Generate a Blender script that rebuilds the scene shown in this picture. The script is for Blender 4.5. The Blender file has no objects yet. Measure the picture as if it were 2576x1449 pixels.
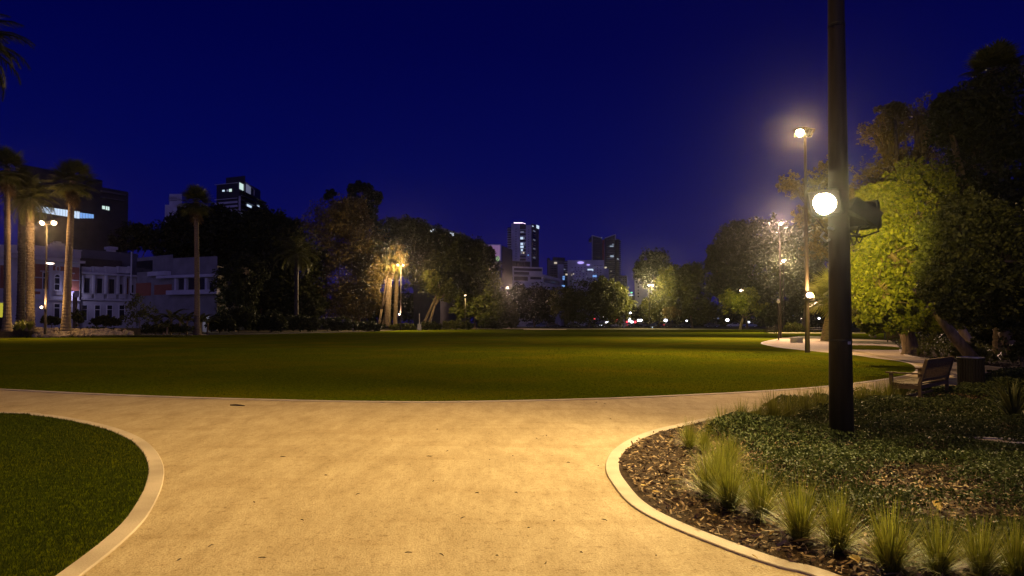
import bpy, math, random
import numpy as np
from mathutils import Vector, Matrix, noise
from mathutils.geometry import tessellate_polygon
random.seed(7)
RNG = np.random.default_rng(11)
sc = bpy.context.scene
C = sc.collection
PI = math.pi
R = math.radians

# ------------------------------------------------------------------ camera
F = 1717.0; CW, CH = 2576.0, 1449.0; PITCH = R(1.5); EYE = 1.6; HOR = 811.0
SHIFT = (HOR - CH/2 - F*math.tan(PITCH))/CW
cam = bpy.data.cameras.new('camera'); camo = bpy.data.objects.new('camera', cam); C.objects.link(camo)
cam.sensor_width = 36; cam.lens = 36*F/CW; cam.shift_y = SHIFT
cam.clip_start = 0.05; cam.clip_end = 6000
camo.location = (0, 0, EYE); camo.rotation_euler = (PI/2 + PITCH, 0, 0)
sc.camera = camo

def ray(x, y):
    a = (x-CW/2)/F; c = -(y-CH/2-SHIFT*CW)/F
    return Vector((a, math.cos(PITCH)-c*math.sin(PITCH), math.sin(PITCH)+c*math.cos(PITCH)))
def at(x, y, Y):
    d = ray(x, y); return Vector((0, 0, EYE)) + d*(Y/d.y)
def G(x, y, z=0.0):
    d = ray(x, y); return Vector((0, 0, EYE)) + d*((z-EYE)/d.z)
def gx(x, Y, z=0.0):
    p = at(x, HOR, Y); return Vector((p.x, Y, z))
def PX(Y): return Y/F          # metres per picture unit at depth Y

# ------------------------------------------------------------------ tagging
def tag(o, label=None, cat=None, group=None, kind=None):
    if label: o['label'] = label
    if cat: o['category'] = cat
    if group: o['group'] = group
    if kind: o['kind'] = kind
    return o
def thing(name, label, cat, loc=(0, 0, 0), rz=0, group=None):
    o = bpy.data.objects.new(name, None); C.objects.link(o)
    o.location = loc; o.rotation_euler = (0, 0, rz); o.empty_display_size = 0.2
    return tag(o, label, cat, group)
def dup(root, loc, rz=0.0, label=None, group=None, scale=None):
    r = root.copy(); C.objects.link(r); r.location = loc; r.rotation_euler = (0, 0, rz)
    if scale: r.scale = (scale, scale, scale) if not hasattr(scale, '__len__') else scale
    if label: r['label'] = label
    if group: r['group'] = group
    for ch in list(root.children):
        c = ch.copy(); C.objects.link(c); c.parent = r
        for g in list(ch.children):
            d = g.copy(); C.objects.link(d); d.parent = c
    return r

# ------------------------------------------------------------------ mesh builder
class MB:
    def __init__(s): s.v = []; s.f = []
    def add(s, vs, fs):
        b = len(s.v); s.v += [tuple(v) for v in vs]; s.f += [tuple(i+b for i in f) for f in fs]; return s
    def box(s, c, d, rz=0.0, M=None):
        x, y, z = d[0]/2, d[1]/2, d[2]/2
        vs = [Vector((sx*x, sy*y, sz*z)) for sz in (-1, 1) for sy in (-1, 1) for sx in (-1, 1)]
        Mx = M if M is not None else Matrix.Rotation(rz, 3, 'Z')
        c = Vector(c); vs = [c + Mx @ v for v in vs]
        return s.add(vs, [(0,2,3,1),(4,5,7,6),(0,1,5,4),(2,6,7,3),(0,4,6,2),(1,3,7,5)])
    def prism(s, pts, z0, z1, zt=None):
        n = len(pts)
        a = sum(pts[i][0]*pts[(i+1) % n][1]-pts[(i+1) % n][0]*pts[i][1] for i in range(n))
        if a < 0: pts = pts[::-1]; zt = zt[::-1] if zt else None
        vs = [(p[0], p[1], z0) for p in pts] + [(p[0], p[1], zt[i] if zt else z1) for i, p in enumerate(pts)]
        fs = [tuple(range(n-1, -1, -1)), tuple(range(n, 2*n))]
        fs += [(i, (i+1) % n, n+(i+1) % n, n+i) for i in range(n)]
        return s.add(vs, fs)
    def tube(s, pts, rad, n=8, cap=True):
        pts = [Vector(p) for p in pts]
        if not hasattr(rad, '__len__'): rad = [rad]*len(pts)
        vs = []; up = None
        for i, p in enumerate(pts):
            t = (pts[min(i+1, len(pts)-1)]-pts[max(i-1, 0)])
            if t.length < 1e-9: t = Vector((0, 0, 1))
            t.normalize()
            if up is None: up = Vector((1, 0, 0)) if abs(t.x) < 0.8 else Vector((0, 1, 0))
            a = (up - t*up.dot(t)).normalized(); b = t.cross(a); up = a
            for k in range(n):
                th = 2*PI*(k+0.5)/n
                vs.append(p + (a*math.cos(th)+b*math.sin(th))*rad[i])
        fs = []
        for i in range(len(pts)-1):
            for k in range(n):
                k2 = (k+1) % n
                fs.append((i*n+k, i*n+k2, (i+1)*n+k2, (i+1)*n+k))
        if cap:
            fs.append(tuple(range(n-1, -1, -1))); fs.append(tuple((len(pts)-1)*n+k for k in range(n)))
        return s.add(vs, fs)
    def lathe(s, prof, n=16, c=(0, 0, 0), M=None):
        vs = []; c = Vector(c)
        for r, z in prof:
            for k in range(n):
                v = Vector((r*math.cos(2*PI*k/n), r*math.sin(2*PI*k/n), z))
                vs.append(c + (M @ v if M is not None else v))
        fs = []
        for i in range(len(prof)-1):
            for k in range(n):
                k2 = (k+1) % n; fs.append((i*n+k, i*n+k2, (i+1)*n+k2, (i+1)*n+k))
        fs.append(tuple(range(n-1, -1, -1))); fs.append(tuple((len(prof)-1)*n+k for k in range(n)))
        return s.add(vs, fs)
    def ball(s, c, r, n=10, m=6):
        rr = r if hasattr(r, '__len__') else (r, r, r)
        prof = [(max(1e-4, math.sin(PI*i/m)), -math.cos(PI*i/m)) for i in range(m+1)]
        return s.lathe(prof, n, c, Matrix.Diagonal(rr))
    def quad(s, a, b, c, d): return s.add([a, b, c, d], [(0, 1, 2, 3)])

def obj(name, mb, m, parent=None, smooth=False, off=None):
    """link a mesh; off: world point the vertices are taken relative to (the parent's base)"""
    me = bpy.data.meshes.new(name)
    v = mb.v
    if off is None and parent is not None and parent.type == 'EMPTY' and getattr(mb, 'world', False): off = parent.location
    if off is not None: v = [(a-off[0], b-off[1], c-off[2]) for a, b, c in v]
    me.from_pydata(v, [], mb.f); me.validate(); me.update()
    if m: me.materials.append(m)
    if smooth:
        me.polygons.foreach_set('use_smooth', [True]*len(me.polygons))
    o = bpy.data.objects.new(name, me); C.objects.link(o)
    if parent is not None: o.parent = parent
    return o
def WB():
    m = MB(); m.world = True; return m
def npmesh(name, verts, k, m, parent=None):
    """verts (n,k,3) -> n separate k-gons, as one mesh"""
    n = verts.shape[0]; me = bpy.data.meshes.new(name)
    me.vertices.add(n*k); me.vertices.foreach_set('co', verts.reshape(-1).astype(np.float32))
    me.loops.add(n*k); me.loops.foreach_set('vertex_index', np.arange(n*k, dtype=np.int32))
    me.polygons.add(n); me.polygons.foreach_set('loop_start', np.arange(0, n*k, k, dtype=np.int32))
    me.update(calc_edges=True)
    if m: me.materials.append(m)
    o = bpy.data.objects.new(name, me); C.objects.link(o)
    if parent is not None: o.parent = parent
    return o

# ------------------------------------------------------------------ materials
def newmat(name):
    m = bpy.data.materials.new(name); m.use_nodes = True
    nt = m.node_tree; b = nt.nodes['Principled BSDF']; return m, nt, b
def mat(name, c1, c2=None, scale=5.0, rough=0.75, bump=0.0, bscale=None, detail=4.0, metal=0.0, spec=0.3, stretch=None, c3=None, scale3=0.5):
    m, nt, b = newmat(name); N = nt.nodes; L = nt.links
    b.inputs['Roughness'].default_value = rough; b.inputs['Metallic'].default_value = metal
    b.inputs['Specular IOR Level'].default_value = spec
    b.inputs['Base Color'].default_value = (*c1, 1)
    tc = N.new('ShaderNodeTexCoord'); src = tc.outputs['Object']
    if stretch:
        mp = N.new('ShaderNodeMapping'); mp.inputs['Scale'].default_value = stretch
        L.new(src, mp.inputs['Vector']); src = mp.outputs['Vector']
    if c2:
        nz = N.new('ShaderNodeTexNoise'); nz.inputs['Scale'].default_value = scale; nz.inputs['Detail'].default_value = detail
        L.new(src, nz.inputs['Vector'])
        rp = N.new('ShaderNodeValToRGB'); rp.color_ramp.elements[0].position = 0.32; rp.color_ramp.elements[1].position = 0.68
        rp.color_ramp.elements[0].color = (*c1, 1); rp.color_ramp.elements[1].color = (*c2, 1)
        L.new(nz.outputs['Fac'], rp.inputs['Fac']); col = rp.outputs['Color']
        if c3:
            n3 = N.new('ShaderNodeTexNoise'); n3.inputs['Scale'].default_value = scale3; n3.inputs['Detail'].default_value = 3
            L.new(src, n3.inputs['Vector'])
            r3 = N.new('ShaderNodeValToRGB'); r3.color_ramp.elements[0].position = 0.45; r3.color_ramp.elements[1].position = 0.7
            L.new(n3.outputs['Fac'], r3.inputs['Fac'])
            mx = N.new('ShaderNodeMix'); mx.data_type = 'RGBA'
            L.new(r3.outputs['Color'], mx.inputs[0]); L.new(col, mx.inputs[6]); mx.inputs[7].default_value = (*c3, 1)
            col = mx.outputs[2]
        L.new(col, b.inputs['Base Color'])
    if bump:
        nb = N.new('ShaderNodeTexNoise'); nb.inputs['Scale'].default_value = bscale or scale*4; nb.inputs['Detail'].default_value = 5
        L.new(src, nb.inputs['Vector'])
        bp = N.new('ShaderNodeBump'); bp.inputs['Strength'].default_value = bump; bp.inputs['Distance'].default_value = 0.02
        L.new(nb.outputs['Fac'], bp.inputs['Height']); L.new(bp.outputs['Normal'], b.inputs['Normal'])
    return m
def leafmat(name, c1, c2, rough=0.6, trans=0.25, spec=0.12):
    m, nt, b = newmat(name); N = nt.nodes; L = nt.links
    g = N.new('ShaderNodeNewGeometry'); rp = N.new('ShaderNodeValToRGB')
    rp.color_ramp.elements[0].color = (*c1, 1); rp.color_ramp.elements[1].color = (*c2, 1)
    L.new(g.outputs['Random Per Island'], rp.inputs['Fac']); L.new(rp.outputs['Color'], b.inputs['Base Color'])
    b.inputs['Roughness'].default_value = rough; b.inputs['Specular IOR Level'].default_value = spec
    if trans:
        t = N.new('ShaderNodeBsdfTranslucent'); L.new(rp.outputs['Color'], t.inputs['Color'])
        mx = N.new('ShaderNodeMixShader'); mx.inputs[0].default_value = trans
        L.new(b.outputs[0], mx.inputs[1]); L.new(t.outputs[0], mx.inputs[2])
        L.new(mx.outputs[0], N['Material Output'].inputs['Surface'])
    return m
def glow(name, col, s):
    m, nt, b = newmat(name)
    b.inputs['Base Color'].default_value = (0.02, 0.02, 0.02, 1); b.inputs['Emission Color'].default_value = (*col, 1)
    b.inputs['Emission Strength'].default_value = s
    return m

M = {}
# sandy gravel path: fine grain, trodden streaks, small dark crumbs, a few scuffs
def path_mat():
    m, nt, b = newmat('sand path'); N = nt.nodes; L = nt.links
    tc = N.new('ShaderNodeTexCoord'); src = tc.outputs['Object']
    def nz(s, d=5, st=None, rough=0.6):
        n = N.new('ShaderNodeTexNoise'); n.inputs['Scale'].default_value = s; n.inputs['Detail'].default_value = d; n.inputs['Roughness'].default_value = rough
        if st:
            mp = N.new('ShaderNodeMapping'); mp.inputs['Scale'].default_value = st; mp.inputs['Rotation'].default_value = (0, 0, R(28))
            L.new(src, mp.inputs['Vector']); L.new(mp.outputs['Vector'], n.inputs['Vector'])
        else: L.new(src, n.inputs['Vector'])
        return n.outputs['Fac']
    def ramp(f, p0, p1, a, c):
        r = N.new('ShaderNodeValToRGB'); e = r.color_ramp.elements
        e[0].position = p0; e[1].position = p1; e[0].color = (*a, 1); e[1].color = (*c, 1); L.new(f, r.inputs['Fac']); return r.outputs['Color']
    def mul(a, c, f=1.0):
        x = N.new('ShaderNodeMix'); x.data_type = 'RGBA'; x.blend_type = 'MULTIPLY'; x.inputs[0].default_value = f
        L.new(a, x.inputs[6]); L.new(c, x.inputs[7]); return x.outputs[2]
    base = ramp(nz(0.55, 6), 0.3, 0.7, (0.445, 0.36, 0.235), (0.515, 0.42, 0.28))
    col = mul(base, ramp(nz(3.0, 8, (1.0, 0.35, 1), 0.75), 0.33, 0.6, (0.72, 0.68, 0.62), (1, 1, 1)))
    col = mul(col, ramp(nz(55, 4), 0.33, 0.55, (0.62, 0.58, 0.52), (1, 1, 1)), 0.8)
    col = mul(col, ramp(nz(14, 8, None, 0.8), 0.36, 0.47, (0.55, 0.48, 0.40), (1, 1, 1)), 0.8)
    col = mul(col, ramp(nz(0.9, 2, (0.35, 2.6, 1)), 0.34, 0.46, (0.84, 0.80, 0.74), (1, 1, 1)), 0.55)
    L.new(col, b.inputs['Base Color']); b.inputs['Roughness'].default_value = 0.9; b.inputs['Specular IOR Level'].default_value = 0.15
    bp = N.new('ShaderNodeBump'); bp.inputs['Strength'].default_value = 0.55; bp.inputs['Distance'].default_value = 0.012
    bp2 = N.new('ShaderNodeBump'); bp2.inputs['Strength'].default_value = 0.5; bp2.inputs['Distance'].default_value = 0.03
    L.new(nz(70, 4), bp.inputs['Height']); L.new(nz(5, 7, (1.0, 0.4, 1), 0.7), bp2.inputs['Height'])
    L.new(bp2.outputs['Normal'], bp.inputs['Normal']); L.new(bp.outputs['Normal'], b.inputs['Normal'])
    return m
M['path'] = path_mat()
M['kerb'] = mat('kerb concrete', (0.44, 0.37, 0.30), (0.52, 0.44, 0.36), 3, 0.85, 0.3, 60, c3=(0.36, 0.30, 0.24), scale3=1.4)
M['lawn'] = mat('lawn turf', (0.034, 0.052, 0.002), (0.106, 0.130, 0.005), 11, 1.0, 1.0, 130, detail=10, spec=0.0, c3=(0.112, 0.106, 0.004), scale3=0.25)
M['earth'] = mat('dark earth', (0.035, 0.03, 0.018), (0.07, 0.055, 0.03), 3, 0.95, 0.6, 30, spec=0.1)
M['soil'] = mat('mulch soil', (0.018, 0.011, 0.007), (0.06, 0.038, 0.022), 18, 0.95, 1.0, 60, spec=0.1)
M['road'] = mat('asphalt', (0.04, 0.04, 0.042), (0.06, 0.06, 0.06), 4, 0.8, 0.2, 60)
M['grass'] = leafmat('grass blade', (0.018, 0.030, 0.004), (0.058, 0.074, 0.012), 0.8, 0.3, 0.0)
M['grass2'] = leafmat('turf blade', (0.034, 0.052, 0.002), (0.115, 0.138, 0.008), 0.9, 0.3, 0.0)
M['chip'] = leafmat('bark chip', (0.030, 0.015, 0.008), (0.44, 0.31, 0.18), 0.8, 0.0, 0.2)
M['cover'] = leafmat('ground cover leaf', (0.022, 0.036, 0.008), (0.100, 0.115, 0.034), 0.6, 0.2, 0.15)
M['tuft'] = leafmat('tuft blade', (0.10, 0.115, 0.012), (0.34, 0.335, 0.05), 0.5, 0.3, 0.3)
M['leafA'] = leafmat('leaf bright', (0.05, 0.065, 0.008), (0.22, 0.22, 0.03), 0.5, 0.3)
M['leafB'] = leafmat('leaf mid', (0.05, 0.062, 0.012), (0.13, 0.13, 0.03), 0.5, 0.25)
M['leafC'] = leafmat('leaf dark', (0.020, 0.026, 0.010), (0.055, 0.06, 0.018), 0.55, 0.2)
M['leafD'] = leafmat('leaf rusty', (0.07, 0.052, 0.018), (0.20, 0.15, 0.045), 0.5, 0.25)
M['palm'] = leafmat('palm frond', (0.045, 0.055, 0.014), (0.13, 0.13, 0.035), 0.45, 0.2)
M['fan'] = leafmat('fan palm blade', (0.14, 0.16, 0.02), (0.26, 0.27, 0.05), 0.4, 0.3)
M['deadfan'] = leafmat('dry frond', (0.07, 0.045, 0.018), (0.14, 0.09, 0.035), 0.6, 0.2)
M['bark'] = mat('bark', (0.09, 0.065, 0.04), (0.22, 0.16, 0.10), 3, 0.9, 0.8, 14, stretch=(3, 3, 0.7))
M['pbark'] = mat('palm bark', (0.075, 0.055, 0.035), (0.21, 0.155, 0.095), 4, 0.9, 1.0, 9, stretch=(0.8, 0.8, 5))
M['pole'] = mat('pole dark brown', (0.022, 0.015, 0.010), (0.042, 0.030, 0.021), 3, 0.6, 0.25, 50, stretch=(4, 4, 0.4))
M['metal'] = mat('dark metal', (0.016, 0.014, 0.013), (0.028, 0.025, 0.023), 8, 0.6, 0.1, 60, spec=0.2)
M['steel'] = mat('galvanised steel', (0.30, 0.30, 0.30), (0.42, 0.42, 0.42), 12, 0.35, 0.05, 40, metal=0.8)
M['wood'] = mat('bench timber', (0.075, 0.050, 0.022), (0.13, 0.085, 0.04), 2.5, 0.7, 0.35, 30, stretch=(6, 1.2, 6))
M['rock'] = mat('limestone rock', (0.22, 0.17, 0.11), (0.42, 0.34, 0.23), 3, 0.9, 0.9, 9)
M['white'] = mat('white paint', (0.66, 0.64, 0.62), (0.76, 0.75, 0.73), 6, 0.6, 0.05, 40)
M['conc'] = mat('pale concrete', (0.38, 0.35, 0.33), (0.48, 0.45, 0.42), 2.5, 0.85, 0.3, 40)
M['render2'] = mat('grey render', (0.20, 0.19, 0.20), (0.27, 0.26, 0.27), 0.6, 0.85, 0.2, 8)
M['render'] = mat('pale render', (0.46, 0.45, 0.52), (0.58, 0.57, 0.62), 0.6, 0.85, 0.2, 8, c3=(0.36, 0.35, 0.40), scale3=0.12)
M['stone'] = mat('pale stone', (0.52, 0.50, 0.50), (0.64, 0.62, 0.60), 1.2, 0.85, 0.3, 10, c3=(0.40, 0.38, 0.38), scale3=0.3)
M['brick'] = mat('red brick', (0.26, 0.09, 0.05), (0.36, 0.13, 0.08), 6, 0.9, 0.3, 30)
M['darkwall'] = mat('dark cladding', (0.030, 0.028, 0.034), (0.05, 0.045, 0.055), 0.4, 0.5, 0.05, 6)
M['midwall'] = mat('grey cladding', (0.09, 0.085, 0.10), (0.13, 0.125, 0.145), 0.5, 0.7, 0.1, 6)
M['glass'] = mat('dark glass', (0.02, 0.02, 0.03), None, rough=0.12, spec=0.6)
M['roof'] = mat('roof', (0.05, 0.04, 0.04), (0.08, 0.06, 0.06), 2, 0.85)
M['lamp'] = glow('lamp lens', (1, 0.80, 0.52), 26)
M['lampfar'] = glow('far lamp lens', (1, 0.72, 0.46), 16)
M['lampw'] = glow('white lamp', (0.85, 0.86, 1.0), 6)
M['lampwarm'] = glow('warm small lamp', (1.0, 0.75, 0.6), 5)
M['winw'] = glow('lit window white', (0.62, 0.78, 1.0), 0.95)
M['wing'] = glow('lit window green', (0.70, 0.92, 0.86), 0.9)
M['winb'] = glow('lit window blue', (0.22, 0.45, 0.95), 0.85)
M['winp'] = glow('lit strip violet', (0.45, 0.36, 1.0), 1.2)
M['windim'] = glow('dim window', (0.35, 0.38, 0.6), 0.30)
M['winwarm'] = glow('warm window', (0.95, 0.80, 0.62), 0.6)
M['sign'] = glow('sign letters', (0.75, 0.85, 1.0), 1.6)
M['red'] = glow('red light', (1.0, 0.06, 0.08), 3.0)
M['green'] = glow('green light', (0.2, 1.0, 0.6), 1.4)
M['pinkline'] = glow('pink light line', (1.0, 0.75, 0.95), 2.2)
M['yellow'] = glow('lit yellow panel', (0.80, 0.72, 0.06), 0.55)

# ------------------------------------------------------------------ world, sun
w = bpy.data.worlds.new('World'); sc.world = w; w.use_nodes = True
nt = w.node_tree; N = nt.nodes; L = nt.links; bg = N['Background']
sky = N.new('ShaderNodeTexSky'); sky.sky_type = 'NISHITA'; sky.sun_disc = False
SUN_EL, SUN_AZ = -7.0, 60.0
sky.sun_elevation = R(SUN_EL); sky.sun_rotation = R(SUN_AZ); sky.air_density = 1.0; sky.dust_density = 0.6; sky.ozone_density = 3.0
mx = N.new('ShaderNodeMix'); mx.data_type = 'RGBA'; mx.blend_type = 'MULTIPLY'; mx.inputs[0].default_value = 1
SKYT = (0.30, 0.22, 1.0)
mx.inputs[7].default_value = (*SKYT, 1)
L.new(sky.outputs[0], mx.inputs[6])
tc = N.new('ShaderNodeTexCoord'); sp = N.new('ShaderNodeSeparateXYZ'); L.new(tc.outputs['Generated'], sp.inputs[0])
# the even blue of the night sky, a little paler and more violet towards the city at the horizon
rp = N.new('ShaderNodeValToRGB'); e = rp.color_ramp.elements
e[0].position = 0.0; e[0].color = (0.0085, 0.0065, 0.080, 1); e[1].position = 0.62; e[1].color = (0.0001, 0.0004, 0.036, 1)
for p, c in ((0.10, (0.0032, 0.0034, 0.080)), (0.22, (0.0006, 0.0020, 0.074)), (0.38, (0.0001, 0.0007, 0.054))):
    q = e.new(p); q.color = (*c, 1)
L.new(sp.outputs['Z'], rp.inputs['Fac'])
ad = N.new('ShaderNodeMix'); ad.data_type = 'RGBA'; ad.blend_type = 'ADD'; ad.inputs[0].default_value = 0.015
sc10 = N.new('ShaderNodeMix'); sc10.data_type = 'RGBA'; sc10.blend_type = 'MULTIPLY'; sc10.inputs[0].default_value = 1
sc10.inputs[7].default_value = (10, 10, 10, 1)
L.new(rp.outputs['Color'], sc10.inputs[6]); sc10.clamp_result = False
L.new(sc10.outputs[2], ad.inputs[6]); L.new(mx.outputs[2], ad.inputs[7])
L.new(ad.outputs[2], bg.inputs['Color']); bg.inputs['Strength'].default_value = 0.1
sd = bpy.data.lights.new('city_fill', 'SUN'); so = bpy.data.objects.new('city_fill', sd); C.objects.link(so)
sd.energy = 0.30; sd.angle = R(30); sd.color = (0.46, 0.38, 1.0)  # violet fill added for the facades, standing in for city glow
so.rotation_euler = (R(80), 0, R(12))

def spot(name, loc, tgt, P, ang, col, r=0.12, blend=1.0):
    l = bpy.data.lights.new(name, 'SPOT'); l.energy = P; l.color = col; l.spot_size = R(ang); l.spot_blend = blend; l.shadow_soft_size = r
    o = bpy.data.objects.new(name, l); C.objects.link(o); o.location = loc
    o.rotation_euler = (Vector(tgt)-Vector(loc)).to_track_quat('-Z', 'Y').to_euler(); return o
def point(name, loc, P, col, r=0.12):
    l = bpy.data.lights.new(name, 'POINT'); l.energy = P; l.color = col; l.shadow_soft_size = r
    o = bpy.data.objects.new(name, l); C.objects.link(o); o.location = loc; return o
WARM = (1.0, 0.79, 0.37); WARM2 = (1.0, 0.62, 0.26); PINK = (1.0, 0.62, 0.42)

# ------------------------------------------------------------------ ground
def catmull(pts, k=8, closed=False):
    out = []; n = len(pts)
    for i in range(n if closed else n-1):
        p = [pts[(i+j-1) % n] if closed else pts[min(max(i+j-1, 0), n-1)] for j in range(4)]
        for s in range(k):
            t = s/k
            out.append(tuple(0.5*((2*p[1][a])+(-p[0][a]+p[2][a])*t+(2*p[0][a]-5*p[1][a]+4*p[2][a]-p[3][a])*t*t+(-p[0][a]+3*p[1][a]-3*p[2][a]+p[3][a])*t**3) for a in range(2)))
    if not closed: out.append(tuple(pts[-1]))
    return out
def gp(lst): return [tuple(G(x, y).xy) for x, y in lst]
def flat(name, poly, z, m, **kw):
    mb = MB(); tri = tessellate_polygon([[Vector((x, y, 0)) for x, y in poly]])
    fs = []
    for t in tri:
        a, b, c = [poly[i] for i in t]
        cr = (b[0]-a[0])*(c[1]-a[1])-(b[1]-a[1])*(c[0]-a[0])
        fs.append(tuple(t) if cr > 0 else tuple(t[::-1]))
    mb.add([(x, y, z) for x, y in poly], fs)
    # a skirt so the sheet has an edge
    n = len(poly); mb.add([(x, y, z) for x, y in poly]+[(x, y, z-0.06) for x, y in poly], [(i, (i+1) % n, n+(i+1) % n, n+i) for i in range(n)])
    o = obj(name, mb, m); tag(o, kind='structure'); return o
def band(name, line, wdt, z, m, side=1, kind='structure', bevel=0.006, hgt=0.05):
    mb = MB(); n = len(line); vs = []
    for i in range(n):
        a = Vector(line[max(i-1, 0)]); b = Vector(line[min(i+1, n-1)]); t = (b-a).normalized(); nn = Vector((-t.y, t.x))*side
        p = Vector(line[i])
        for d, zz in ((-0.001, z-hgt), (0, z-bevel), (bevel, z), (wdt-bevel, z), (wdt, z-bevel), (wdt+0.001, z-hgt)):
            q = p+nn*d; vs.append((q.x, q.y, zz))
    fs = []
    for i in range(n-1):
        for k in range(5):
            f = (i*6+k, (i+1)*6+k, (i+1)*6+k+1, i*6+k+1)
            fs.append(f if side < 0 else f[::-1])
    mb.add(vs, fs); o = obj(name, mb, m); tag(o, kind=kind); return o

gm = MB(); gm.quad((-1500, -200, -0.02), (1500, -200, -0.02), (1500, 3000, -0.02), (-1500, 3000, -0.02))
tag(obj('ground', gm, M['earth']), kind='structure')
flat('path', [(-75, -12), (45, -12), (75, 60), (75, 96), (-75, 96)], 0.0, M['path'])

LL = gp([(0, 1041), (80, 1046), (150, 1055), (250, 1077), (320, 1105), (355, 1135), (370, 1165), (373, 1190), (365, 1225), (345, 1265), (310, 1315), (250, 1370), (145, 1449)])
a = Vector(LL[0]); LL = [(-30, a.y+2.5), (-14, a.y+0.7)] + LL + [(-2.72, 3.3), (-2.62, 1.5), (-2.6, -10)]
LLs = catmull(LL, 8)
flat('lawn', LLs + [(-30, -10)], 0.008, M['lawn'])
band('kerb', LLs, 0.15, 0.016, M['kerb'], 1)
# middle lawn, closed
near = gp([(0, 979), (200, 989), (450, 999), (700, 1006), (900, 1010), (1100, 1011), (1300, 1008), (1500, 1003), (1700, 995), (1900, 985), (2088, 971), (2230, 953), (2285, 942)])
tip = gp([(2303, 932), (2300, 922), (2285, 914), (2255, 908), (2200, 901), (2142, 893), (2060, 885), (1980, 877), (1935, 870), (1914, 864), (1925, 859), (1955, 853), (1990, 848), (2030, 845.5), (2090, 848), (2142, 852), (2236, 856)])
nl = catmull([(-70, 31), (-30, 21.6), (-19, 18.5), (-15, 17.25)] + near + tip, 6)
far = [(60, 90), (60, 150), (-20, 158), (-25, 110), (-34, 88), (G(525, 843).x, G(525, 843).y), (G(250, 846).x, G(250, 846).y), (G(0, 850).x, G(0, 850).y), (-75, 66)]
flat('lawn', nl + far, 0.008, M['lawn'])
band('kerb', nl, 0.14, 0.016, M['kerb'], -1)
farline = [(G(x, y).x, G(x, y).y) for x, y in ((-200, 851), (0, 850), (250, 846), (525, 843))]
fm = flat('path', [(G(1934, 838.5).x, G(1934, 838.5).y), (G(2200, 839).x, G(2200, 839).y), (G(2200, 837).x, G(2200, 837).y), (G(1934, 836.6).x, G(1934, 836.6).y)], 0.03, M['path'])
flat('path', [(G(1317, 829.6).x, G(1317, 829.6).y), (G(1425, 829.6).x, G(1425, 829.6).y), (G(1425, 828.2).x, G(1425, 828.2).y), (G(1317, 828.2).x, G(1317, 828.2).y)], 0.03, M['path'])
# the dark verge behind the left path
vl = [(-90, 77), (G(0, 842).x, G(0, 842.5).y), (G(250, 840.5).x, G(250, 840.5).y), (G(525, 840).x, G(525, 840).y), (G(526, 843).x, G(526, 843).y), (-33, 89), (-25, 112), (-20, 160), (-20, 420), (-260, 420), (-260, 77)]
flat('flower_bed_ground', vl, 0.05, M['earth'])
flat('far_ground', [(-20, 157), (60, 149), (60, 96), (75, 60), (140, 60), (140, 420), (-20, 420)], 0.018, M['earth'])
# verge of grass between the two gravel strips at the right
vg = catmull(gp([(2095, 872), (2142, 869), (2200, 869.5), (2250, 873), (2280, 877), (2262, 880), (2200, 880), (2142, 879), (2105, 876)]), 5, True)
flat('verge', vg, 0.02, M['lawn'])
# far planted bed
fb = gp([(2268, 880), (2271, 887), (2285, 894), (2308, 899), (2344, 904), (2412, 914), (2490, 922), (2600, 930)])
fbs = catmull(fb + [(22, 20.5), (40, 20)], 6)
flat('mulch_bed', fbs + [(60, 20), (60, 60), (36, 62), tuple(G(2236, 855.5).xy), tuple(G(2250, 862).xy), tuple(G(2262, 873).xy)], 0.024, M['soil'])
band('kerb', fbs, 0.13, 0.03, M['kerb'], -1)
# near bed, right foreground
nb = gp([(2600, 938), (2520, 945), (2475, 955), (2430, 976), (2380, 986), (2289, 993), (2142, 1001), (2000, 1020), (1850, 1044), (1720, 1073), (1660, 1088), (1615, 1106), (1578, 1130), (1560, 1155), (1558, 1185), (1575, 1215), (1620, 1265), (1700, 1311), (1850, 1371), (1980, 1415), (2105, 1449)])
nbs = catmull([(30, 18.5)] + nb + [(2.7, 3.1), (3.6, 2.0), (5.5, 0.5), (9, -3)], 8)
BED = nbs + [(30, -3)]
flat('mulch_bed', BED, 0.006, M['soil'])
band('kerb', nbs, 0.145, 0.016, M['kerb'], -1)

# ------------------------------------------------------------------ scatter helpers
def inpoly(P, poly):
    x = P[:, 0]; y = P[:, 1]; ins = np.zeros(len(P), bool); n = len(poly)
    for i in range(n):
        x1, y1 = poly[i]; x2, y2 = poly[(i+1) % n]
        if y1 == y2: continue
        c = ((y1 > y) != (y2 > y)) & (x < (x2-x1)*(y-y1)/(y2-y1)+x1); ins ^= c
    return ins
def in_view(P, pad=0.4): return (np.abs(P[:, 0]) < P[:, 1]*0.76+pad) & (P[:, 1] > 3.6)
def unit(n):
    v = RNG.normal(size=(n, 3)); return v/np.linalg.norm(v, axis=1, keepdims=True)
def leaves(centres, size, ratio=0.45, up=0.0):
    """one folded diamond leaf (a 4-gon) at every centre"""
    n = len(centres); a = unit(n); b = unit(n)
    if up: b[:, 2] *= (1-up); a[:, 2] *= (1-up*0.7); a /= np.linalg.norm(a, axis=1, keepdims=True)
    b -= a*(a*b).sum(1, keepdims=True); b /= np.linalg.norm(b, axis=1, keepdims=True)+1e-9
    s = (np.asarray(size)*RNG.uniform(0.65, 1.3, n))[:, None]
    c = np.cross(a, b)*s*0.12
    return np.stack([centres-a*s*0.5, centres+b*s*ratio*0.5+c, centres+a*s*0.5, centres-b*s*ratio*0.5+c], 1)
def vnoise(P, s, seed=0.0):
    return np.array([noise.noise(Vector((p[0]*s+seed, p[1]*s-seed, (p[2] if len(p) > 2 else 0)*s))) for p in P])

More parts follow.
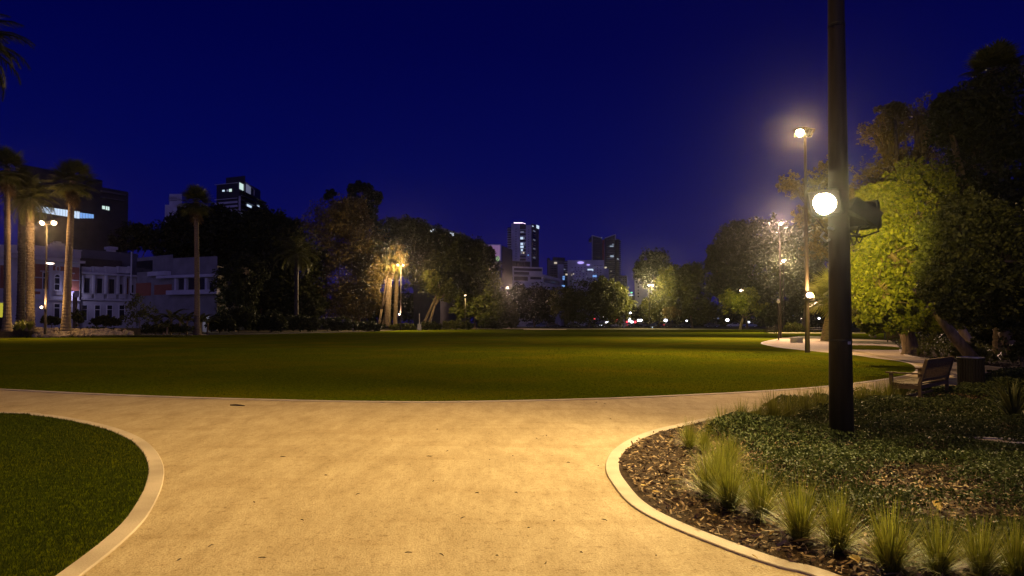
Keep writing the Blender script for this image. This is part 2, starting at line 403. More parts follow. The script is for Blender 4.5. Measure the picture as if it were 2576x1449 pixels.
# turf blades on the near lawns, thinning with distance
def turf(n, x0, x1, y0, y1, poly, name, h=0.035, z=0.008, fade=1.0, m='grass'):
    Y = y0*(y1/y0)**(RNG.random(n)**fade); X = RNG.uniform(x0, x1, n)
    P = np.stack([X, Y], 1); P = P[inpoly(P, poly) & in_view(P)]; n = len(P)
    wd = (0.0016+0.00034*P[:, 1])[:, None]; hh = (h*RNG.uniform(0.5, 1.2, n))[:, None]
    th = RNG.random(n)*2*PI; d = np.stack([np.cos(th), np.sin(th), np.zeros(n)], 1)
    ln = np.stack([np.cos(th*3.7), np.sin(th*3.7), np.zeros(n)], 1)*hh*RNG.uniform(0.1, 0.9, n)[:, None]
    B = np.concatenate([P, np.full((n, 1), z-0.003)], 1)
    T = B+ln; T[:, 2] += hh[:, 0]
    V = np.stack([B-d*wd, B+d*wd, T], 1)
    o = npmesh(name, V, 3, M[m]); tag(o, kind='stuff', label='short clipped grass blades of the lawn'); return o
turf(210000, -9, -2, 4, 13, LLs+[(-30, -10)], 'grass')
mid_poly = nl + far
turf(260000, -24, 14, 11.5, 42, mid_poly, 'grass', 0.03, 0.006, 1.35, 'grass2')


# bark chips on the bed
def chips():
    n = 120000; Y = 3.9*(26/3.9)**RNG.random(n); X = RNG.uniform(1.2, 19, n)
    P = np.stack([X, Y], 1); P = P[inpoly(P, BED) & in_view(P)]
    P2 = np.stack([RNG.uniform(14, 30, 9000), RNG.uniform(19, 36, 9000)], 1); P2 = P2[inpoly(P2, fbs+[(40, 40), (18, 40)])]
    P = np.concatenate([P, P2]); n = len(P)
    a = unit(n); a[:, 2] *= 0.35; a /= np.linalg.norm(a, axis=1, keepdims=True)
    b = unit(n); b[:, 2] *= 0.4; b -= a*(a*b).sum(1, keepdims=True); b /= np.linalg.norm(b, axis=1, keepdims=True)
    s = (0.018+0.075*RNG.random(n)**2*(1+0.02*P[:, 1]))[:, None]; k = (RNG.uniform(0.006, 0.017, n)*(1+0.03*P[:, 1]))[:, None]
    c = np.concatenate([P, 0.008+0.04*RNG.random((n, 1))**1.5], 1)
    V = np.stack([c-a*s*0.5-b*k*0.6, c+a*s*0.42-b*k*0.5, c+a*s*0.5+b*k*0.4, c-a*s*0.35+b*k*0.6], 1)
    tag(npmesh('mulch', V, 4, M['chip']), kind='stuff', label='brown bark chips covering the planting bed')
chips()

# ground cover cushions
def cover_h(P):
    a = vnoise(P, 0.55, 3.1)+0.45*vnoise(P, 1.7, 9.0)
    # distance kept from the kerb on the path side: bare mulch near the point of the bed
    return a
def cover():
    n = 900000; Y = 4.2*(30/4.2)**RNG.random(n); X = RNG.uniform(1.5, 22, n)
    P = np.stack([X, Y], 1); P = P[inpoly(P, BED) & in_view(P)]
    # edge of the planted area, right of the tufts
    edge = np.interp(P[:, 1], [4.2, 5, 5.6, 6.2, 7.2, 8.5, 9.5, 11, 14, 20, 30], [3.1, 2.6, 2.25, 1.95, 2.05, 2.3, 2.6, 3.7, 5.6, 8.2, 12])
    hN = cover_h(P)
    dens = np.clip((hN+0.72)*3.0, 0, 1)*np.clip((P[:, 0]-edge)*3.2, 0, 1)
    # bare patches of mulch
    for (bx, by), (rx, ry) in (((G(1700, 1150).x, G(1700, 1150).y), (0.9, 1.4)), ((G(2290, 1220).x, G(2290, 1220).y), (0.55, 0.35)), ((G(2480, 1330).x, G(2480, 1330).y), (0.5, 0.3)), ((G(2480, 1180).x, G(2480, 1180).y), (0.5, 0.2)), ((8.4, 13.6), (1.1, 0.7)), ((G(2330, 1265).x, G(2330, 1265).y), (0.5, 0.3))):
        q = ((P[:, 0]-bx)/rx)**2+((P[:, 1]-by)/ry)**2; dens *= np.clip(q-0.6, 0, 1)
    keep = RNG.random(len(P)) < dens; P = P[keep]; hN = hN[keep]; dens = dens[keep]
    top = 0.05+0.22*np.clip(hN+0.55, 0, 1.0)*np.minimum(dens+0.2, 1)
    z = 0.02+top*(1-0.55*RNG.random(len(P))**2)
    c = np.concatenate([P, z[:, None]], 1)
    V = leaves(c, 0.0185+0.0024*P[:, 1], 0.62, 0.2)
    tag(npmesh('ground_cover', V, 4, M['cover']), kind='stuff', label='low leafy green ground cover in loose cushions')
cover()

# low planting in the far bed and beside the bin
def cover2():
    n = 26000; P = np.stack([RNG.uniform(17, 44, n), RNG.uniform(20, 52, n)], 1)
    P = P[inpoly(P, fbs+[(60, 20), (60, 60), (36, 62), tuple(G(2236, 855.5).xy), tuple(G(2250, 862).xy), tuple(G(2262, 873).xy)])]
    h = vnoise(P, 0.35, 1.0); k = h > -0.18; P = P[k]; h = h[k]
    z = 0.02+(0.22+0.75*np.clip(h+0.18, 0, 0.8))*RNG.random(len(P))**0.7
    V = leaves(np.concatenate([P, z[:, None]], 1), 0.20, 0.35, 0.0)
    tag(npmesh('ground_cover', V, 4, M['leafB']), kind='stuff', label='dark leafy planting in the bed behind the bin')
cover2()

# ------------------------------------------------------------------ spiky grass tufts
def tuft_mesh(seed, nb=230, L0=0.52, spread=1.0):
    rng = np.random.default_rng(seed); mb = MB()
    for i in range(nb):
        az = rng.random()*2*PI; r0 = 0.05*math.sqrt(rng.random()); q_ = rng.random(); lean = (0.16+1.65*q_**1.4)*spread; Ln = L0*rng.uniform(0.6, 1.12)*(1-.22*q_)
        x, y, z = r0*math.cos(az), r0*math.sin(az), 0.0; wd = 0.0034*rng.uniform(0.7, 1.3); az2 = az+rng.normal()*0.5
        px, py = -math.sin(az2), math.cos(az2); vs = []; ang = lean*0.45
        for k in range(5):
            t = k/4; ww = wd*(1-t**1.5)+0.0004
            vs += [(x-px*ww, y-py*ww, z), (x+px*ww, y+py*ww, z)]
            ang += lean*0.13; st = Ln/4
            x += math.sin(min(ang, 2.0))*st*math.cos(az2); y += math.sin(min(ang, 2.0))*st*math.sin(az2); z = max(z+math.cos(min(ang, 2.0))*st, 0.035)
        mb.add(vs, [(2*k, 2*k+1, 2*k+3, 2*k+2) for k in range(4)])
    return mb
NEARG = 'spiky grass tufts planted along the curved kerb'
tuftpos = [  # picture base, scale, label
 (1735, 1122, 0.80, 'pale spiky grass tuft nearest the rounded point of the mulch bed'),
 (1771, 1132, 0.66, 'small brownish grass tuft just right of the first tuft at the bed point'),
 (1838, 1160, 0.72, 'thin upright grass tuft on the far side of the largest yellow clump'),
 (1818, 1206, 1.0, 'tall yellow grass tuft at the back of the large merged clump'),
 (1786, 1243, 1.05, 'broad yellow grass tuft at the left front of the large merged clump'),
 (1836, 1270, 1.05, 'leaning yellow grass tuft at the right front of the large merged clump'),
 (1913, 1294, 0.95, 'grass tuft between the large merged clump and the tuft with bare stems'),
 (2012, 1349, 1.0, 'dense green grass tuft with bare stems showing at its foot'),
 (2110, 1375, 0.92, 'rounded grass tuft over a dark hollow in the mulch'),
 (2241, 1426, 0.98, 'fan-shaped grass tuft at the bottom edge with brown foot'),
 (2362, 1432, 0.85, 'dim grass tuft right of the fan-shaped one at the bottom edge'),
 (2466, 1437, 0.80, 'dim loose grass tuft second from the bottom right corner'),
 (2560, 1446, 0.85, 'dark grass tuft in the bottom right corner'),
 (1788, 1090, 0.55, 'tiny brown grass tuft close to the kerb behind the bed point'),
 (1817, 1083, 0.85, 'purplish grass tuft, first of the row behind the mulch point'),
 (1866, 1073, 0.95, 'purplish grass tuft, second of the row behind the mulch point'),
 (1907, 1066, 0.85, 'narrow grass tuft, third of the row behind the mulch point'),
 (1945, 1062, 1.15, 'wide straw grass tuft, fourth of the row behind the mulch point'),
 (1984, 1054, 1.05, 'straw grass tuft, fifth of the row towards the dark pole'),
 (2024, 1045, 1.1, 'straw grass tuft, sixth of the row towards the dark pole'),
 (2062, 1036, 1.1, 'straw grass tuft just left of the dark pole at the kerb'),
 (2168, 1024, 1.05, 'reddish grass tuft just right of the dark pole at the kerb'),
 (2204, 1018, 1.05, 'reddish grass tuft midway between the pole and the bench'),
 (2238, 1013, 1.1, 'reddish grass tuft beside the front leg of the bench'),
 (2270, 1009, 0.95, 'reddish grass tuft against the rear leg of the bench'),
]
protos = []
for i, (x, y, s, lab) in enumerate(tuftpos):
    if i < 4:
        o = obj('grass_tuft', tuft_mesh(20+i, 430, 0.56, (1.05, 0.95, 1.2, 0.95)[i]), M['tuft']); protos.append(o)
    else:
        o = protos[i % 4].copy(); C.objects.link(o)
    p = G(x, y, 0.03); s *= .86; o.location = (p.x, p.y, 0.006); o.rotation_euler = (0, 0, i*1.37); o.scale = (s, s, s*1.02)
    tag(o, lab, 'grass tuft', NEARG)

# ------------------------------------------------------------------ twigs and the slab
tw = []
def twig_mesh(seed, L0):
    r = random.Random(seed); mb = MB(); pts = [(-L0/2, 0, 0.006), (-L0*0.1, r.uniform(-1, 1)*L0*0.12, 0.009), (L0*0.25, r.uniform(-1, 1)*L0*0.15, 0.006), (L0/2, 0, 0.005)]
    mb.tube(pts, [0.002, 0.0035, 0.003, 0.001], 5); return mb
M['twig'] = mat('twig', (0.05, 0.03, 0.02), (0.09, 0.055, 0.03), 20, 0.9)
big = obj('stick', MB().tube([(-0.16, 0, .012), (-.05, .02, .016), (.06, 0, .014), (.17, -.03, .01)], [0.012, 0.017, 0.014, 0.006], 7), M['twig'])
p = G(598, 1021); big.location = (p.x, p.y, 0); big.rotation_euler = (0, 0, -0.2); tag(big, 'dark curved stick lying on the path near the left lawn kerb', 'stick')
tp = [(1375, 1097), (1350, 1104), (1366, 1098), (1522, 1017), (1500, 1013), (1580, 1021), (1536, 1055), (1100, 1081), (1125, 1136), (1080, 1149), (1232, 1158), (1090, 1212), (1200, 1242), (1298, 1241), (1164, 1305), (1394, 1313), (1462, 1392), (1372, 1418), (1028, 1392), (1110, 1398), (985, 1108), (820, 1197), (640, 1265), (530, 1375), (712, 1150), (1505, 1173), (1290, 1148), (1430, 1165), (760, 1310), (900, 1245), (1330, 1330), (1250, 1400), (450, 1410), (660, 1405), (1520, 1310), (1650, 1400)]
for i, (x, y) in enumerate(tp):
    if i < 5: o = obj('twig', twig_mesh(i, 0.018+0.011*i), M['twig']); tw.append(o)
    else: o = tw[i % 5].copy(); C.objects.link(o)
    p = G(x, y); o.location = (p.x, p.y, 0.002); o.rotation_euler = (0, 0, i*2.1)
    tag(o, 'small dark twig or leaf scrap lying loose on the sandy path', 'twig', 'small twigs on the sandy path')
# scattered bigger dry leaves on the mulch
ym = leafmat('fallen leaf', (0.30, 0.18, 0.06), (0.5, 0.36, 0.10), 0.7, 0.1)
lp = [(1886, 1076), (1690, 1100), (1752, 1094), (1620, 1225), (1650, 1240), (2010, 1365), (1798, 1300), (2000, 1312), (1940, 1345), (1700, 1210), (2466, 1237), (2360, 1275), (2290, 1185), (2480, 1390), (1900, 1405), (2150, 1410), (1610, 1145), (2345, 1232)]
for i, (x, y) in enumerate(lp):
    if i == 0:
        lf = MB(); lf.add([(-.05, 0, .0), (-.015, .022, .008), (.03, .018, .012), (.055, 0, .004), (.03, -.018, .014), (-.015, -.022, .006), (0, 0, 0)], [(0, 1, 6), (1, 2, 6), (2, 3, 6), (3, 4, 6), (4, 5, 6), (5, 0, 6)])
        o0 = o = obj('fallen_leaf', lf, ym)
    else: o = o0.copy(); C.objects.link(o)
    p = G(x, y, 0.04); o.location = (p.x, p.y, 0.05); o.rotation_euler = (0.3*math.sin(i), 0.3*math.cos(i*2), i*2.4); s = 1+0.5*math.sin(i*3); o.scale = (s, s, s)
    tag(o, 'curled dry yellow leaf fallen on the bark mulch', 'leaf', 'dry leaves on the bark mulch')
p = G(2490, 1112, 0.10)
sl = thing('access_slab', 'weathered pale concrete pit cover half hidden in the ground cover', 'slab', (p.x, p.y, 0.0), R(-12))
obj('frame', MB().box((0, 0.17, 0.10), (0.66, 0.07, 0.06)).box((0, -0.17, 0.10), (0.66, 0.07, 0.06)).box((-0.30, 0, 0.10), (0.07, 0.266, 0.06)).box((0.30, 0, 0.10), (0.07, 0.266, 0.06)), M['conc'], sl)
obj('cover', MB().box((0, 0, 0.095), (0.526, 0.266, 0.05)), M['rock'], sl)
obj('base', MB().box((0, 0, 0.035), (0.62, 0.36, 0.07)), M['conc'], sl)

# ------------------------------------------------------------------ bench
def bench(name, label, loc, rz, L=1.85, s=1.0, lod=False):
    t = thing(name, label, 'bench', loc, rz)      # x along the length, front towards +y
    W = M['wood']
    for sx in (-1, 1):
        x = sx*(L/2-0.035)
        obj('leg', MB().tube([(x, 0, 0), (x, 0, 0.45), (x, -0.13, 0.93)], 0.042, 4), W, t)
        obj('leg', MB().box((x, 0.52, 0.31), (0.06, 0.06, 0.62)), W, t)
        obj('armrest', MB().prism([(x-0.045, -0.05), (x+0.045, -0.05), (x+0.05, 0.45), (x+0.035, 0.62), (x-0.035, 0.62), (x-0.05, 0.45)], 0.622, 0.65), W, t)
        obj('side_rail', MB().box((x, 0.26, 0.36), (0.036, 0.46, 0.08)), W, t)
    obj('stretcher', MB().box((0, 0.26, 0.16), (L-0.13, 0.035, 0.05)).box((0, 0.535, 0.365), (L-0.12, 0.03, 0.07)).box((0, 0.0, 0.365), (L-0.13, 0.03, 0.07)), W, t)
    sm = MB()
    for k in range(6): sm.box((0, 0.06+k*0.088, 0.425-0.012*math.sin(k/5*PI)), (L-0.02, 0.07, 0.022))
    obj('seat', sm, W, t)
    bk = MB(); bm = Matrix.Rotation(R(15), 3, 'X')
    def bp(z): return -0.13*(z-0.45)/0.48
    bk.box((0, bp(0.88), 0.885), (L-0.135, 0.035, 0.10), M=bm); bk.box((0, bp(0.50), 0.50), (L-0.135, 0.035, 0.06), M=bm)
    n = int(L/0.085)
    for k in range(n):
        x = -L/2+0.10+(L-0.20)*k/(n-1); bk.box((x, bp(0.68), 0.68), (0.045, 0.018, 0.33), M=bm)
    obj('backrest', bk, W, t)
    return t
bn = bench('park_bench', 'brown slatted timber bench seen from behind, facing the lawn beside the bin', (0, 0, 0), 0)
pl = Vector((7.75, 13.05)); th = R(43); L_ = 1.9
bn.rotation_euler = (0, 0, th); bn.location = (pl.x+math.cos(th)*L_/2, pl.y+math.sin(th)*L_/2, 0.01); bn.scale = (.97, .97, .95)
bench('park_bench', 'dark timber bench in shadow at the end of the gravel strip', (G(2252, 862).x, G(2252, 862).y, 0.0), R(-75), 1.6)

# ------------------------------------------------------------------ bin
p = G(2443, 974); Yb = p.y
bi = thing('litter_bin', 'dark round slatted litter bin with a steel rim right of the bench', 'bin', (p.x, p.y, 0.0))
prof = [(0.25, 0.04), (0.25, 0.70)]
obj('liner', MB().lathe(prof, 24), M['metal'], bi)
sb = MB()
for k in range(26):
    a = 2*PI*k/26; sb.box((0.275*math.cos(a), 0.275*math.sin(a), 0.37), (0.022, 0.05, 0.70), rz=a)
obj('slat_panel', sb, mat('black bin slats', (0.012, 0.010, 0.009), None, rough=.8, spec=.1), bi)
rm = MB(); rm.tube([(0.285*math.cos(2*PI*k/28), 0.285*math.sin(2*PI*k/28), 0.735) for k in range(29)], 0.014, 6, False); obj('rim', rm, M['steel'], bi)
obj('base', MB().lathe([(0.27, 0.0), (0.28, 0.05)], 24), M['metal'], bi)

# ------------------------------------------------------------------ lamp posts
def flood(name_lens, parent, loc, rz, tilt, s=1.0, lit=True, far=False):
    """a floodlight head: tapered housing, rim, lens and yoke; +y is the aiming direction"""
    Mx = Matrix.Rotation(rz, 3, 'Z') @ Matrix.Rotation(tilt, 3, 'X'); loc = Vector(loc)
    T = lambda v: loc + Mx @ (Vector(v)*s)
    hb = MB(); a = [(-.19, .0, -.16), (.19, .0, -.16), (.19, .0, .16), (-.19, .0, .16)]; b = [(-.12, -.24, -.10), (.12, -.24, -.10), (.12, -.24, .11), (-.12, -.24, .11)]
    hb.add([T(v) for v in a+b], [(0, 1, 2, 3), (7, 6, 5, 4), (0, 4, 5, 1), (1, 5, 6, 2), (2, 6, 7, 3), (3, 7, 4, 0)])
    h = obj('lamp_housing', hb, M['metal'], parent)
    rm = MB()
    for u, v, du, dv in ((0, .172, .42, .03), (0, -.172, .42, .03), (.205, 0, .03, .314), (-.205, 0, .03, .314)):
        rm.box(T((u, 0.012, v)), (du*s, .04*s, dv*s), M=Mx)
    obj('rim', rm, M['metal'], h)
    ln = MB(); q = 20; vs = [T((.160*math.cos(2*PI*k/q), .014, .160*math.sin(2*PI*k/q))) for k in range(q)]+[T((.128*math.cos(2*PI*k/q), .095, .145*math.sin(2*PI*k/q))) for k in range(q)]+[T((0, .15, 0))]
    ln.add(vs, [(k, (k+1) % q, q+(k+1) % q, q+k) for k in range(q)]+[(q+k, q+(k+1) % q, 2*q) for k in range(q)])

    obj('lens', ln, (M['lampfar'] if far else M['lamp']) if lit else M['glass'], h)
    yk = MB(); yk.tube([T((-.215, -.09, 0)), T((-.215, -.09, -.22)), T((0, -.10, -.27)), T((.215, -.09, -.22)), T((.215, -.09, 0))], .013*s, 6); obj('bracket', yk, M['metal'], parent)
    return h
def pole_mesh(H, r0=0.155, r1=0.065):
    return MB().tube([(0, 0, -0.05), (0, 0, 0.02), (0, 0, H*0.5), (0, 0, H)], [r0*1.02, r0, r0+(r1-r0)*0.55, r1], 16)
# main pole
Pm = G(2117, 1103); mp = thing('lamp_post', 'thick dark brown floodlight pole in the foreground bed, cut off by the frame top', 'lamp post', (Pm.x, Pm.y, 0))
obj('pole', MB().tube([(0, 0, -.05), (0, 0, 3.0), (0.0, 0, 6.0), (0.0, 0, 11.7)], [.158, .134, .108, .065], 20), M['pole'], mp, True)
obj('collar', MB().lathe([(.113, 5.72), (.116, 5.73), (.116, 5.76), (.112, 5.77)], 20), M['metal'], mp)
obj('collar', MB().lathe([(.1495, 1.34), (.1505, 1.345), (.1505, 1.36), (.149, 1.365)], 20), M['metal'], mp)
sk = MB(); a0 = -1.15; rr = .1475
sk.add([(rr*math.cos(a0+d), rr*math.sin(a0+d), z) for z in (1.30, 1.365) for d in (-.2, 0, .2)], [(0, 1, 4, 3), (1, 2, 5, 4)]); obj('sticker', sk, M['conc'], mp)
pl_ = at(2075, 510, 8.98)-mp.location     # lit head, left
flood("lens", mp, pl_, R(140), R(-32), 0.92)
obj('arm', MB().tube([(-.10, 0, pl_.z-.42), (-.20, -.04, pl_.z-.46), (-.30, -.10, pl_.z-.40), (-.26, -.12, pl_.z-.34)], .016, 6).tube([(-.08, -.06, pl_.z-.30), (-.2, -.1, pl_.z-.28)], .02, 6), M['steel'], mp)
pr_ = at(2168, 535, 9.42)-mp.location     # the head on the right, seen from behind
flood('lens', mp, pr_+Vector((.10, .17, -.02)), R(-52), R(14), 1.05)
bx = MB(); Mr = Matrix.Rotation(R(31), 3, 'Y')
bx.box(pr_+Vector((.0, -.03, .0)), (.42, .2, .20), M=Mr); obj('control_box', bx, M['metal'], mp)
lo = MB()
lo.tube([(.10, 0, pr_.z-.22), (.24, 0, pr_.z-.30), (.33, .02, pr_.z-.12)], .022, 6); lo.tube([(.08, 0, pr_.z-.33), (.30, .01, pr_.z-.30)], .018, 6)
obj('arm', lo, M['metal'], mp)
cb = MB(); cb2 = MB(); cb3 = MB()
cb.tube([(.13+.10*t, -.05, pr_.z-.33-.12*math.sin(PI*t)) for t in [k/8 for k in range(9)]], .010, 5)
cb2.tube([(.20+.10*t, -.06, pr_.z-.33-.09*math.sin(PI*t)) for t in [k/8 for k in range(9)]], .009, 5)
cb3.tube([(.35+.10*math.sin(PI*t), -.04, pr_.z-.03-.16*t) for t in [k/8 for k in range(9)]], .010, 5)
for q_ in (cb, cb2, cb3): obj('cable', q_, M['metal'], mp)
for sx in (-1, 1): flood('lens', mp, (sx*.35, 0, 11.6), R(180 if sx < 0 else 0), R(-50), 1.0)
obj('crossbar', MB().box((0, 0, 11.45), (1.0, .06, .06)), M['metal'], mp)
LM = mp.location+pl_
spot('path_and_halo_beam', LM+Vector((-.05, -.09, -.07)), (-0.3, 6.0, 0), 2450, 168, WARM, 0.10, 1.0)
spot('path_and_halo_beam', LM+Vector((-.06, -.11, -.05)), (-1.5, -6.0, 1.2), 7500, 52, WARM, 0.10, 1.0)  # extra beam towards the camera, added to strengthen the lamp's halo
spot('path_and_halo_beam', mp.location+Vector((-.75, -.3, 11.2)), (-4.6, 6.6, 0), 9900, 98, (1.0, .64, .20), 0.15, 1.0)
spot('tree_floodlight', mp.location+pr_+Vector((.26, .36, -.01)), at(2120, 610, 22), 30000, 29, (1.0, 0.77, 0.13), 0.10, 1.0)
spot('tree_floodlight', mp.location+pr_+Vector((.27, .37, .02)), at(2200, 430, 24), 1500, 56, (1.0, 0.72, 0.25), 0.10, 1.0)
spot('path_and_halo_beam', mp.location+Vector((.75, .4, 11.3)), (7.5, 16.5, 0), 3600, 80, (1.0, .64, .22), 0.15, 1.0)

def tall_post(px, Y, zb, H, label, heads, low=None, pr=0.13, group='tall floodlight posts round the lawn', hs=1.35):
    t = thing('lamp_post', label, 'lamp post', (*gx(px, Y).xy, zb), 0, group)
    obj('pole', pole_mesh(H, pr, pr*0.5), M['pole'], t, True)
    obj('crossbar', MB().box((0, 0, H-.06), (.7, .07, .07)), M['metal'], t)
    for dx, rz, lit in heads: flood('lens', t, (dx, -.06, H+.12), rz, R(-42), hs, lit, True)
    return t
p2 = tall_post(2030.5, 36, 0, 11.55, 'tall floodlight pole on the lawn tip, just left of the dark foreground pole', [(-.30, R(150), True), (.16, R(200), False)])
p3 = tall_post(1963.5, 69, 0, 11.5, 'slim floodlight pole with its lamp at the top, left of the second pole', [(0.10, R(170), True)], hs=1.0)
p4 = tall_post(1972, 112, 0, 11.6, 'distant floodlight pole whose lamp shows just under the higher lamp', [(0, R(180), True), (.5, R(120), False)], hs=1.5)
p5 = tall_post(1633, 187, 0, 11.7, 'floodlight pole on the far edge of the lawn before the green trees', [(0, R(180), True), (1.0, R(140), True)], hs=1.7)
p6 = tall_post(1277, 198, 0, 11.6, 'floodlight pole in front of the dark trees below the pale low building', [(0, R(180), True)], hs=1.6)
p7 = tall_post(1170.5, 160, 0, 7.9, 'shorter floodlight pole shining beside lit leaves left of centre', [(0, R(180), True)], hs=1.4)
p8 = tall_post(1008, 137, 0, 13.0, 'floodlight pole with two small lamps beside the lit palm trunk', [(-.6, R(190), True), (.45, R(150), True)], hs=1.0)
p9 = tall_post(114, 70, 0.43, 11.3, 'floodlight pole with a glaring pair of lamps among the left palms', [(-.45, R(170), True), (.75, R(200), True)], hs=1.5)
# low heads on the same poles: they throw light up the shaft
def low_head(post, z, dx, s=1.0, P=900, col=WARM2, aim=None, up=True):
    l = post.location; f = flood('lens', post, (dx, -.16, z), R(180), R(35), s, True, True)
    obj('tray', MB().box((dx*.5, -.08, z-.22*s), (abs(dx)+.5*s, .3, .03)), M['metal'], post)
    if up: spot('shaft_light', l+Vector((dx*.8, -.42, z-.05)), l+Vector((0, 0, z+1.6)), P, 75, col, 0.06, 0.8)
    return f
low_head(p2, 3.0, 0.06, 1.0, 3500)
low_head(p8, 3.2, -0.25, 1.0, 6000, PINK)
low_head(p9, 2.7, -0.3, .8, 1800, PINK)
ml = MB(); ml.lathe([(.05, 0), (.34, .10), (.36, .16), (.05, .20)], 16, (0.42, -.05, 7.1)); obj('lamp_shade', ml, M['lampwarm'], p9)
obj('arm', MB().tube([(0, 0, 7.15), (.42, -.05, 7.28)], .025, 6), M['metal'], p9)

# light thrown by those heads
def L3(post, dz=0.0): return post.location+Vector((0, -.55, dz))
spot('lawn_light', L3(p2, 11.5)+Vector((-.4, 0, 0)), (0, 28, 0), 25000, 130, WARM2, .15)
spot('palm_light', L3(p2, 2.95)+Vector((.1, .0, .1)), (28.2, 60, 4.3), 26000, 30, (1.0, .78, .16), .12)
spot('gravel_light', L3(p2, 3.1)+Vector((.3, 0, 0)), (18, 36, 0), 900, 150, WARM2, .12)
spot('lawn_light', L3(p3, 11.4), (15, 58, 0), 42000, 140, PINK, .15)
spot('lawn_light', L3(p4, 11.5), (30, 85, 0), 40000, 150, (1., .74, .3), .15)
spot('lawn_light', L3(p5, 11.6)+Vector((0, -.4, 0)), (12, 140, 0), 50000, 150, (1., .78, .3), .15)
spot('lawn_light', L3(p6, 11.5)+Vector((0, -.4, 0)), (-8, 150, 0), 26000, 150, PINK, .15)
point('tree_light', L3(p7, 8.2)+Vector((0, -.2, 0)), 3500, (1., .74, .3), .2)
point('tree_light', L3(p5, 12.1)+Vector((1.0, -.3, 0)), 4500, (1., .80, .3), .2)
spot('lawn_light', L3(p8, 12.9)+Vector((0, -.3, 0)), (-22, 110, 0), 32000, 150, (1., .7, .4), .15)
point('tree_light', L3(p8, 12.6)+Vector((0, -.4, 0)), 8000, (1., .66, .25), .2)
spot('trunk_light', L3(p8, 3.2)+Vector((-.3, -.6, 0)), at(978, 735, 141), 1500, 60, (1., .66, .34), .12)
point('tree_light', L3(p9, 10.9)+Vector((0, -.2, 0)), 900, (1., .60, .25), .2)
spot('lawn_light', L3(p9, 10.6), (-44, 54, 0), 9000, 140, (1., .6, .3), .15)
point('palm_light', L3(p9, 3.3)+Vector((.25, .1, 0)), 400, (1., .62, .25), .12)

# lantern with a globe, unlit, and a small distant lit one
t = thing('street_lantern', 'unlit post-top globe lantern left of the slim pole', 'street lamp', (*gx(1958.5, 62).xy, 0))
H = 1.6+(811-762)*62/F
obj('post', MB().tube([(0, 0, 0), (0, 0, H)], [.06, .045], 10), M['pole'], t, True); obj('globe', MB().ball((0, 0, H+.12), .15, 14, 10), M['white'], t, True)
obj('cap', MB().lathe([(.17, H+.25), (.05, H+.33)], 14), M['metal'], t)
def street_light(px, py, Y, label, m, r=0.35, group='small street lamps beyond the park', lean=0.0):
    z = at(px, py, Y).z; t = thing('street_lamp', label, 'street lamp', (*gx(px, Y).xy, 0), 0, group)
    obj('post', MB().tube([(0, 0.1, 0), (0, 0.1, max(z-.1, .5)), (0, -.2, z+r*.6)], [.09, .06, .04], 6), M['metal'], t)
    obj('lamp_head', MB().ball((0, -.3, z), (r, r*.8, r*.75), 10, 6), m, t); return t
street_light(1865, 731, 160, 'pinkish street lamp above the yellow-green tree right of centre', M['lampwarm'], .45)
point('tree_light', at(1858, 748, 146), 1500, (1., .85, .25), .2)
for a in [
 (1526, 787, 260, 'faint blue street lamp under the round tree', M['lampw'], .35), (1519, 797, 280, 'tiny green-white street lamp above the cars', M['lampw'], .25),
 (1585, 787, 250, 'white street lamp above the bright signs by the road', M['lampw'], .45), (1620, 773, 240, 'white street lamp left of the far floodlight pole', M['lampw'], .5),
 (1674, 806, 230, 'oval white lamp below the orange shrub', M['lampw'], .62), (1727, 807, 240, 'small blue-white lamp right of the orange shrub', M['lampw'], .35),
 (1829, 805, 230, 'bright white lamp between the tree trunks left of the pale car', M['lampw'], .62), (1882, 811, 230, 'low white lamp right of the pale car', M['lampw'], .5),
 (1934, 790, 220, 'white street lamp between the slim pole and the lantern', M['lampw'], .4), (1806, 801, 250, 'dim violet lamp left of the bright white one', M['windim'], .4),
 (1606, 806, 240, 'left one of two touching white globe lamps', M['lampw'], .5), (1612, 805.5, 240, 'right one of two touching white globe lamps', M['lampw'], .5),
 (1437, 778, 230, 'lone white lamp in front of the left side of the round tree', M['lampw'], .32),
 (1117, 776, 210, 'white lamp, higher of the pair left of centre', M['lampw'], .42), (1112, 783, 214, 'white lamp, lower of the pair left of centre', M['lampwarm'], .3),
 (1105, 779, 220, 'tiny lamp left of the pair under dark trees', M['lampw'], .2),
 (673.5, 771, 145, 'tiny lamp at the window left of the violet pillar', M['lampwarm'], .2), (705, 778.5, 145, 'oval lamp at the window of the low dark building', M['lampw'], .3),
 (591.5, 738.5, 118, 'small violet-white lamp against the dark bushes at the left', M['lampw'], .22),
 (2022, 799, 210, 'violet lamp, brightest of a short row right of the lantern', M['lampw'], .4), (2014, 801, 215, 'pink lamp at the left of a short row', M['lampwarm'], .3), (2059, 801, 150, 'blue-white lamp just left of the foreground pole', M['lampw'], .25),
 (1995, 792, 215, 'faint lamp under the dark crown beside the second pole', M['windim'], .4),
 (2541, 791, 90, 'white lamp in the dark at the far right edge', M['lampw'], .28), (2556, 798, 92, 'blue lamp, lower one at the far right edge', M['winb'], .22)]:
    street_light(*a)

